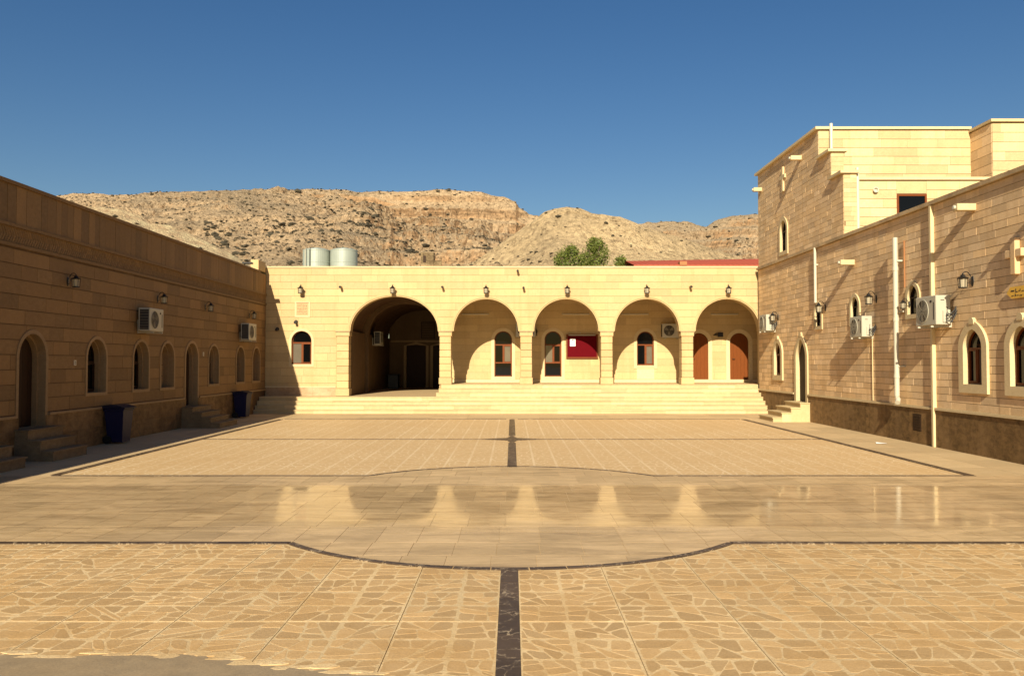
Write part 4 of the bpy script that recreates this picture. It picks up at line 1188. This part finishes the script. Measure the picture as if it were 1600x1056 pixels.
# ------------------------------------------------------------------ bins
def make_bin():
    r = thing('wheeled_bin', '', 'bin', (0, 0, 0), 'blue wheeled bins')
    q = MB(); k0, k1, h = .78, 1.0, .86; w, d = .235, .27
    A = [(-w * k0, -d * k0 * .9, .04), (w * k0, -d * k0, .04), (w * k0, d * k0, .04), (-w * k0, d * k0 * .9, .04)]; B = [(-w, -d, h), (w, -d, h), (w, d, h), (-w, d, h)]
    q.add(A + B, [(0, 3, 2, 1), (4, 5, 6, 7), (0, 1, 5, 4), (1, 2, 6, 5), (2, 3, 7, 6), (3, 0, 4, 7)])
    q.bbox(-w - .02, w + .02, -d - .02, d + .02, h - .05, h + .0, .01); q.build('body', M['bin'], r)
    q = MB()
    prof = [(-w - .05, .87), (w + .06, .865), (w + .06, .885), (w * .4, .945), (-w * .4, .955), (-w - .05, .92)]
    q.prism(Fr((0, 0, 0), (1, 0, 0), (0, 1, 0)), prof, -d - .04, d + .04, back=True); q.build('lid', M['bin_lid'], r)
    q = MB(); q.tube([(-w - .04, -.18, .88), (-w - .085, -.18, .86), (-w - .085, .18, .86), (-w - .04, .18, .88)], .014, 6); q.build('handle', M['bin_lid'], r)
    for y in (-d * .85, d * .85):
        q = MB(); q.lathe((-w * .75, y, .10), [(.10, -.025), (.10, .025)], 18, 'y'); q.build('wheel', M['black'], r)
    return r
bn = make_bin()
place(bn, True, (XL + .34, 20.55, 0), 0, 'dark blue wheeled bin against the shaded wall beside the nearer steps', group='blue wheeled bins')
place(bn, False, (XL + .34, 29.95, 0), 0, 'dark blue wheeled bin against the shaded wall past the farther steps', group='blue wheeled bins', scale=1.02)
bx = thing('black_box', 'black box on the floor in the dark passage corner', 'box', (-6.2, 43.4, Z4))
q = MB(); q.bbox(-6.5, -5.95, 43.2, 43.7, Z4, Z4 + .7, .02); q.build('body', M['black'], bx)
q = MB(); q.bbox(-6.52, -5.93, 43.18, 43.72, Z4 + .701, Z4 + .75, .01); q.build('lid', M['grille'], bx)
lit = MB(); lit.add([(8.95, 20.35, .008), (9.15, 20.32, .012), (9.25, 20.42, .008), (9.0, 20.5, .03), (9.12, 20.46, .02)], [(0, 1, 4, 3), (1, 2, 4)])
tag(lit.build('paper_scrap', M['paper']), 'scrap of white paper lying on the paving below the right wall', 'litter')

# ------------------------------------------------------------------ roof tanks, red roof, trees behind
for i, (x, y, lab) in enumerate(((-9.50, 40, 'left grey cylindrical water tank with pipes on the arcade roof'), (-8.17, 40, 'right grey cylindrical water tank on the arcade roof'))):
    t_ = thing('water_tank', lab, 'water tank', (x, y, 5.3), 'grey roof tanks')
    q = MB(); q.lathe((x, y, 5.55), [(.645, 0), (.655, .02), (.655, .6), (.662, .62), (.655, .64), (.655, 1.25), (.664, 1.27), (.655, 1.30), (.655, 1.82), (.667, 1.84), (.655, 1.88), (.45, 1.95), (.18, 1.97)], 40); q.build('drum', M['tank'], t_)
    q = MB(); q.lathe((x, y, 5.55), [(.19, 1.965), (.19, 2.0), (.12, 2.01)], 16); q.build('lid', M['tank'], t_)
    for k in (-1, 1):
        q = MB(); q.box(x - .6, x + .6, y + k * .35 - .08, y + k * .35 + .08, 5.3, 5.55); q.build('bearer', M['render'], t_)
    if i == 0:
        for px, mt in ((-9.88, 'white'), (-9.66, 'cable')):
            q = MB(); q.tube([(px, y - .68, 5.3), (px, y - .68, 7.4), (px, y - .5, 7.48)], .022, 6); q.build('pipe', M[mt], t_)
    else:
        q = MB(); q.tube([(x + .62, y - .3, 5.3), (x + .62, y - .3, 6.4)], .02, 6); q.build('pipe', M['white'], t_)
rb = thing('red_roofed_building', 'low building with a red sheet roof behind the right end of the arcade', 'building', (12, 48, 0))
q = MB(); q.box(7.2, 17, 46.3, 52, 0, 7.3); q.build('wall', M['render'], rb)
rf_ = MB(); rf_.add([(6.8, 45.9, 7.42), (17.5, 45.9, 7.42), (17.5, 49.2, 8.22), (6.8, 49.2, 8.05), (6.8, 45.9, 7.34), (17.5, 45.9, 7.34)], [(0, 1, 2, 3), (0, 4, 5, 1)])
rf_.add([(6.8, 52.4, 7.4), (17.5, 52.4, 7.4), (17.5, 49.2, 8.22), (6.8, 49.2, 8.05)], [(0, 1, 2, 3)]); rf_ = rf_.build('roof', M['redroof'], rb)
q = MB()
for k in range(36):
    x = 6.95 + k * .3; f_ = (x - 6.8) / 10.7
    q.add([(x, 45.88, 7.43), (x + .05, 45.88, 7.43), (x + .05, 49.2, 8.065 + .17 * f_), (x, 49.2, 8.065 + .17 * f_)], [(0, 1, 2, 3)])
q.build('seam', M['redroof'], rf_)
q = MB(); q.box(9.35, 9.75, 45.84, 46.4, 7.4, 7.62); q.build('rusty_patch', M['copper'], rf_)

def leafy(c, rads, n, seed, size):
    rg = np.random.default_rng(seed); mb_ = MB()
    for _ in range(n):
        while True:
            p = rg.normal(size=3); p /= np.linalg.norm(p)
            rr_ = rg.uniform(.2, 1) ** .5 * (1 + .22 * math.sin(p[0] * 7 + seed) * math.sin(p[2] * 6 + p[1] * 5))
            b = rads[rg.integers(len(rads))]
            q = np.array(c) + np.array(b[:3]) + p * rr_ * np.array(b[3:6])
            break
        a = rg.normal(size=3); a /= np.linalg.norm(a); e = np.cross(a, rg.normal(size=3)); e /= np.linalg.norm(e)
        s_ = size * rg.uniform(.6, 1.4)
        mb_.tone = float(np.clip(rg.beta(2, 2.6), 0, 1))
        mb_.add([q - a * s_, q + e * s_ * .35, q + a * s_, q - e * s_ * .35], [(0, 1, 2, 3)])
    return mb_
TREES = [((3.35, 50), 9.2, [(0, 0, -.9, .75, .7, .8), (-.35, 0, -1.0, .5, .5, .6), (.75, .2, -1.3, .6, .5, .7), (.3, .1, -.5, .45, .45, .45), (0, 0, -2, .9, .9, 1.2)], 4200, 'round green tree top showing over the arcade roof, leftmost of three'),
         ((5.1, 50.5), 9.75, [(0, 0, -.6, .55, .5, .55), (-.55, 0, -1.6, .6, .55, .8), (.25, .1, -1.2, .7, .6, .8), (.1, 0, -2.4, 1.0, .9, 1.2)], 6000, 'tallest green tree top showing over the middle of the arcade roof'),
         ((6.6, 50), 8.55, [(0, 0, -.5, .4, .4, .45), (.05, 0, -1.2, .55, .5, .6), (-.2, 0, -2.2, .7, .7, 1.0)], 2500, 'small green tree top beside the red roof')]
for i, ((x, y), zt, rads, n, lab) in enumerate(TREES):
    t_ = thing('leafy_tree', lab, 'tree', (x, y, -.3), 'trees behind the arcade')
    q = MB(); q.tube([(x, y, -.3), (x + .05, y, 2), (x - .03, y, 4.5), (x, y, zt - 1.2)], [.16, .13, .10, .03], 8)
    for k in range(5):
        a = k * 1.3; q.tube([(x, y, zt - 3 + .35 * k), (x + .35 * math.cos(a), y + .35 * math.sin(a), zt - 2.2 + .3 * k), (x + .6 * math.cos(a), y + .6 * math.sin(a), zt - 1.6 + .25 * k)], [.05, .03, .01], 6)
    q.build('trunk', M['bark'], t_)
    leafy((x, y, zt), rads, n, 100 + i, .068).build('crown', M['leaf'], t_)

# ------------------------------------------------------------------ hills
def hash2(ix, iy, seed):
    h = (ix.astype(np.int64) * 374761393 + iy.astype(np.int64) * 668265263 + seed * 1442695041) & 0x7fffffff
    h = ((h ^ (h >> 13)) * 1274126177) & 0x7fffffff
    return ((h ^ (h >> 16)) & 0xffff) / 65535.0
def vnoise(x, y, seed):
    ix, iy = np.floor(x), np.floor(y); fx, fy = x - ix, y - iy
    fx = fx * fx * fx * (fx * (fx * 6 - 15) + 10); fy = fy * fy * fy * (fy * (fy * 6 - 15) + 10)
    a, b = hash2(ix, iy, seed), hash2(ix + 1, iy, seed); c, d = hash2(ix, iy + 1, seed), hash2(ix + 1, iy + 1, seed)
    return (a * (1 - fx) + b * fx) * (1 - fy) + (c * (1 - fx) + d * fx) * fy
def fbm(x, y, seed, o=5, g=.5):
    s_, a, f, t_ = 0, 1, 1, 0
    for k in range(o):
        s_ = s_ + a * (vnoise(x * f, y * f, seed + k * 17) - .5); t_ += a; a *= g; f *= 2.03
    return s_ / t_ * 2
def ridge(x, y, seed, o=5):
    s_, a, f, t_ = 0, 1, 1, 0
    for k in range(o):
        s_ = s_ + a * (1 - np.abs(vnoise(x * f, y * f, seed + k * 31) * 2 - 1)); t_ += a; a *= .5; f *= 2.1
    return s_ / t_
def tanx(px): return (px - 800) / 1290
def tany(py): return (566 - py) / 1290
SCRUB = []
def hill(name, sky_pts, d0, d1, d2, nx, nd, e0, g, mat, amp, terr, seed, cliff=None, scrub=0, ssize=1.0, gully=0, clumps=()):
    """terrain fan: crest at distance d1 follows the skyline, falls away behind to d2"""
    a = np.linspace(tanx(sky_pts[0][0]), tanx(sky_pts[-1][0]), nx)
    ec = np.interp(a, [tanx(p[0]) for p in sky_pts], [tany(p[1]) for p in sky_pts])
    nf = int(nd * .88)
    t_ = np.concatenate([np.linspace(0, 1, nf), 1 + np.linspace(0, 1, nd - nf + 1)[1:]])
    A, T = np.meshgrid(a, t_); EC = np.meshgrid(ec, t_)[0]
    D = np.where(T <= 1, d0 + (d1 - d0) * T, d1 + (d2 - d1) * (T - 1))
    X = A * D; Y = D
    G_ = g(np.clip(T, 0, 1), A)
    Z = 2 + (e0 + (EC - e0) * G_) * D
    back = T > 1
    Z = np.where(back, 2 + EC * d1 - (T - 1) * (d2 - d1) * .10, Z)
    env = np.clip(T * 6, 0, 1) * np.where(T < .97, 1, .35)
    sc_ = d1 / 400
    n1 = fbm(X / (38 * sc_), Y / (55 * sc_), seed, 6, .55); n2 = ridge(X / (26 * sc_), Y / (60 * sc_), seed + 5, 5) - .6
    Z = Z + amp * env * (n1 * .9 + gully * n2) * sc_
    fine = fbm(X / (5 * sc_), Y / (7 * sc_), seed + 9, 4, .6); Z = Z + amp * .22 * env * fine * sc_
    crack = ridge(X / (9 * sc_), Y / (40 * sc_), seed + 21, 4) - .55
    Z = Z + 2.4 * env * crack * sc_ * gully
    if terr:
        wob_ = Z + fbm(X / 60, Y / 60, seed + 3, 3) * 3
        fr_ = wob_ / terr - np.floor(wob_ / terr); stp = np.where(fr_ < .7, fr_ * .35, .245 + (fr_ - .7) * 2.517)
        Z = Z + (stp - fr_) * terr * .85 * env * np.clip(.35 + sstep(A, tanx(520), tanx(650)), 0, 1)
    v = np.stack([X, Y, Z], -1).reshape(-1, 3)
    ny_, nx_ = X.shape
    idx = np.arange(ny_ * nx_).reshape(ny_, nx_)
    f = np.stack([idx[:-1, :-1], idx[:-1, 1:], idx[1:, 1:], idx[1:, :-1]], -1).reshape(-1, 4)
    me = bpy.data.meshes.new(name); me.from_pydata(v.tolist(), [], f.tolist()); me.materials.append(mat)
    o = bpy.data.objects.new(name, me); COL.objects.link(o); o['kind'] = 'structure'
    rg = np.random.default_rng(seed)
    for _ in range(scrub):
        i = rg.integers(int(ny_ * .05), int(nf * 1.0)); j = rg.integers(1, nx_ - 1)
        if rg.random() > .35 + 1.3 * max(0, vnoise(np.array(X[i, j] / 30), np.array(Y[i, j] / 30), 77) - .25): continue
        SCRUB.append((X[i, j], Y[i, j], Z[i, j], ssize * rg.lognormal(0, .45) * sc_))
    for _ in range(int(scrub * .012)):
        j = rg.integers(1, nx_ - 1); i = nf - 1 - rg.integers(0, 3)
        SCRUB.append((X[i, j], Y[i, j], Z[i, j] + .15, ssize * .8 * rg.lognormal(0, .35) * sc_))
    for cx_, cy_, n_ in clumps:
        n_ *= 2                        # patches of taller bushes
        ci = np.unravel_index(np.argmin((X / Y - tanx(cx_)) ** 2 + ((Z - 2) / Y - tany(cy_)) ** 2 + (T > 1) * 9), X.shape)
        for _ in range(n_):
            i = int(np.clip(ci[0] + rg.normal(0, 11), 0, nf - 1)); j = int(np.clip(ci[1] + rg.normal(0, 12), 0, nx_ - 1))
            SCRUB.append((X[i, j], Y[i, j], Z[i, j], rg.lognormal(-.55, .4)))
    return o, (a, t_, X, Y, Z)
def sstep(x, a, b): 
    q = np.clip((x - a) / (b - a), 0, 1); return q * q * (3 - 2 * q)
def gA(T, A):
    base = .80 * T + .0 * A
    right = sstep(A, tanx(560), tanx(640))
    base = base + .20 * sstep(T, .94, 1.0) * right + (1 - right) * .20 * T          # top cliff band on the right half
    base = base + right * (.10 * sstep(T, .50, .58) - .10 * T * sstep(T, 0, .55) * 1.0 * 0 - .10 * sstep(T, .58, .94))
    return base
skyA = [(-60, 312), (60, 308), (100, 305), (150, 303), (250, 300), (330, 298), (400, 297), (470, 296), (540, 293.5), (600, 295), (660, 296.5), (720, 296.5), (752, 297), (768, 303), (790, 307), (806, 312), (810, 321), (826, 331), (845, 336), (880, 352), (930, 372), (980, 390)]
hA, _ = hill('hill', skyA, 130, 420, 520, 1000, 420, .05, gA, M['hill'], 6.5, 8, 3, scrub=11000, ssize=.34, gully=.7, clumps=((330, 362, 16), (352, 372, 14), (362, 390, 18), (372, 398, 12), (425, 352, 10), (452, 358, 14), (570, 350, 14), (585, 362, 14), (640, 386, 16), (662, 388, 10), (700, 300, 5), (480, 345, 8), (520, 372, 8), (760, 376, 8)))
skyD = [(930, 372), (980, 352), (1010, 349), (1040, 348), (1075, 347), (1105, 352), (1125, 341), (1145, 336), (1185, 334), (1230, 332), (1300, 340)]
hill('hill', skyD, 330, 620, 720, 300, 200, .06, lambda T, A: .75 * T + .25 * sstep(T, .9, 1), M['hill'], 6, 9, 13, scrub=900, ssize=.42, gully=.9)
skyC = [(690, 432), (740, 408), (790, 374), (830, 345), (850, 330), (866, 324), (885, 321), (908, 323), (925, 330), (950, 335), (970, 337), (1000, 350), (1040, 364), (1090, 380), (1150, 399), (1200, 413), (1260, 425)]
hill('hill', skyC, 190, 270, 330, 420, 220, .04, lambda T, A: .9 * T + .1 * sstep(T, .85, 1), M['hill_pale'], 3.2, 0, 23, scrub=900, ssize=.42, gully=.5)
skyB = [(-120, 318), (60, 320), (110, 322), (150, 323), (185, 326), (215, 336), (232, 347), (262, 351), (290, 362), (315, 374), (345, 389), (385, 411), (430, 428), (480, 440)]
hill('hill', skyB, 92, 120, 160, 260, 120, .05, lambda T, A: T, M['hill_bare'], 1.6, 0, 33, scrub=60, ssize=.9, gully=.2)
# low dark bushes dotted over all the hills
rg = np.random.default_rng(4); vs, fs = [], []
ico = np.array([(0, 0, 1), (.89, 0, .45), (.28, .85, .45), (-.72, .53, .45), (-.72, -.53, .45), (.28, -.85, .45), (.6, .5, -.2), (-.6, .5, -.2), (-.3, -.7, -.2), (.7, -.4, -.2)])
icf = [(0, 1, 2), (0, 2, 3), (0, 3, 4), (0, 4, 5), (0, 5, 1), (1, 6, 2), (2, 7, 3), (3, 7, 8), (3, 8, 4), (4, 8, 5), (5, 9, 1), (1, 9, 6), (2, 6, 7), (5, 8, 9)]
for x, y, z, s_ in SCRUB:
    o = len(vs); q = ico * (1 + rg.uniform(-.35, .35, (10, 1))) * s_ * np.array([1.25, 1.25, .75])
    vs += (q + np.array([x, y, z + .15 * s_])).tolist(); fs += [tuple(i + o for i in f) for f in icf]
me = bpy.data.meshes.new('hillside_scrub'); me.from_pydata(vs, [], fs); me.materials.append(M['scrub'])
o = bpy.data.objects.new('hillside_scrub', me); COL.objects.link(o); o['kind'] = 'stuff'

# small stone hut on the slope
hx0, hy0 = tanx(667) * 205, 205
zb = 2 + tany(408) * 205
ht = thing('stone_hut', 'small pale flat-roofed stone hut low on the rocky hillside', 'hut', (hx0, hy0, zb))
q = MB(); q.box(hx0 - 1.6, hx0 + 1.6, hy0, hy0 + 3, zb - 3.5, zb + 2.2); w_ = q.build('wall', M['hill_pale'], ht)
q = MB(); q.box(hx0 + 1.61, hx0 + 3.6, hy0 + .4, hy0 + .8, zb - 3.0, zb + .3); q.build('yard_wall', M['hill_pale'], ht)
q = MB(); q.box(hx0 - 1.7, hx0 + 1.7, hy0 - .1, hy0 + 3.1, zb + 2.201, zb + 2.32); q.build('roof', M['earth'], ht)
q = MB(); q.box(hx0 - 1.0, hx0 - .3, hy0 - .03, hy0 - .001, zb - .3, zb + 1.4); q.build('door', M['wood_dark'], ht)
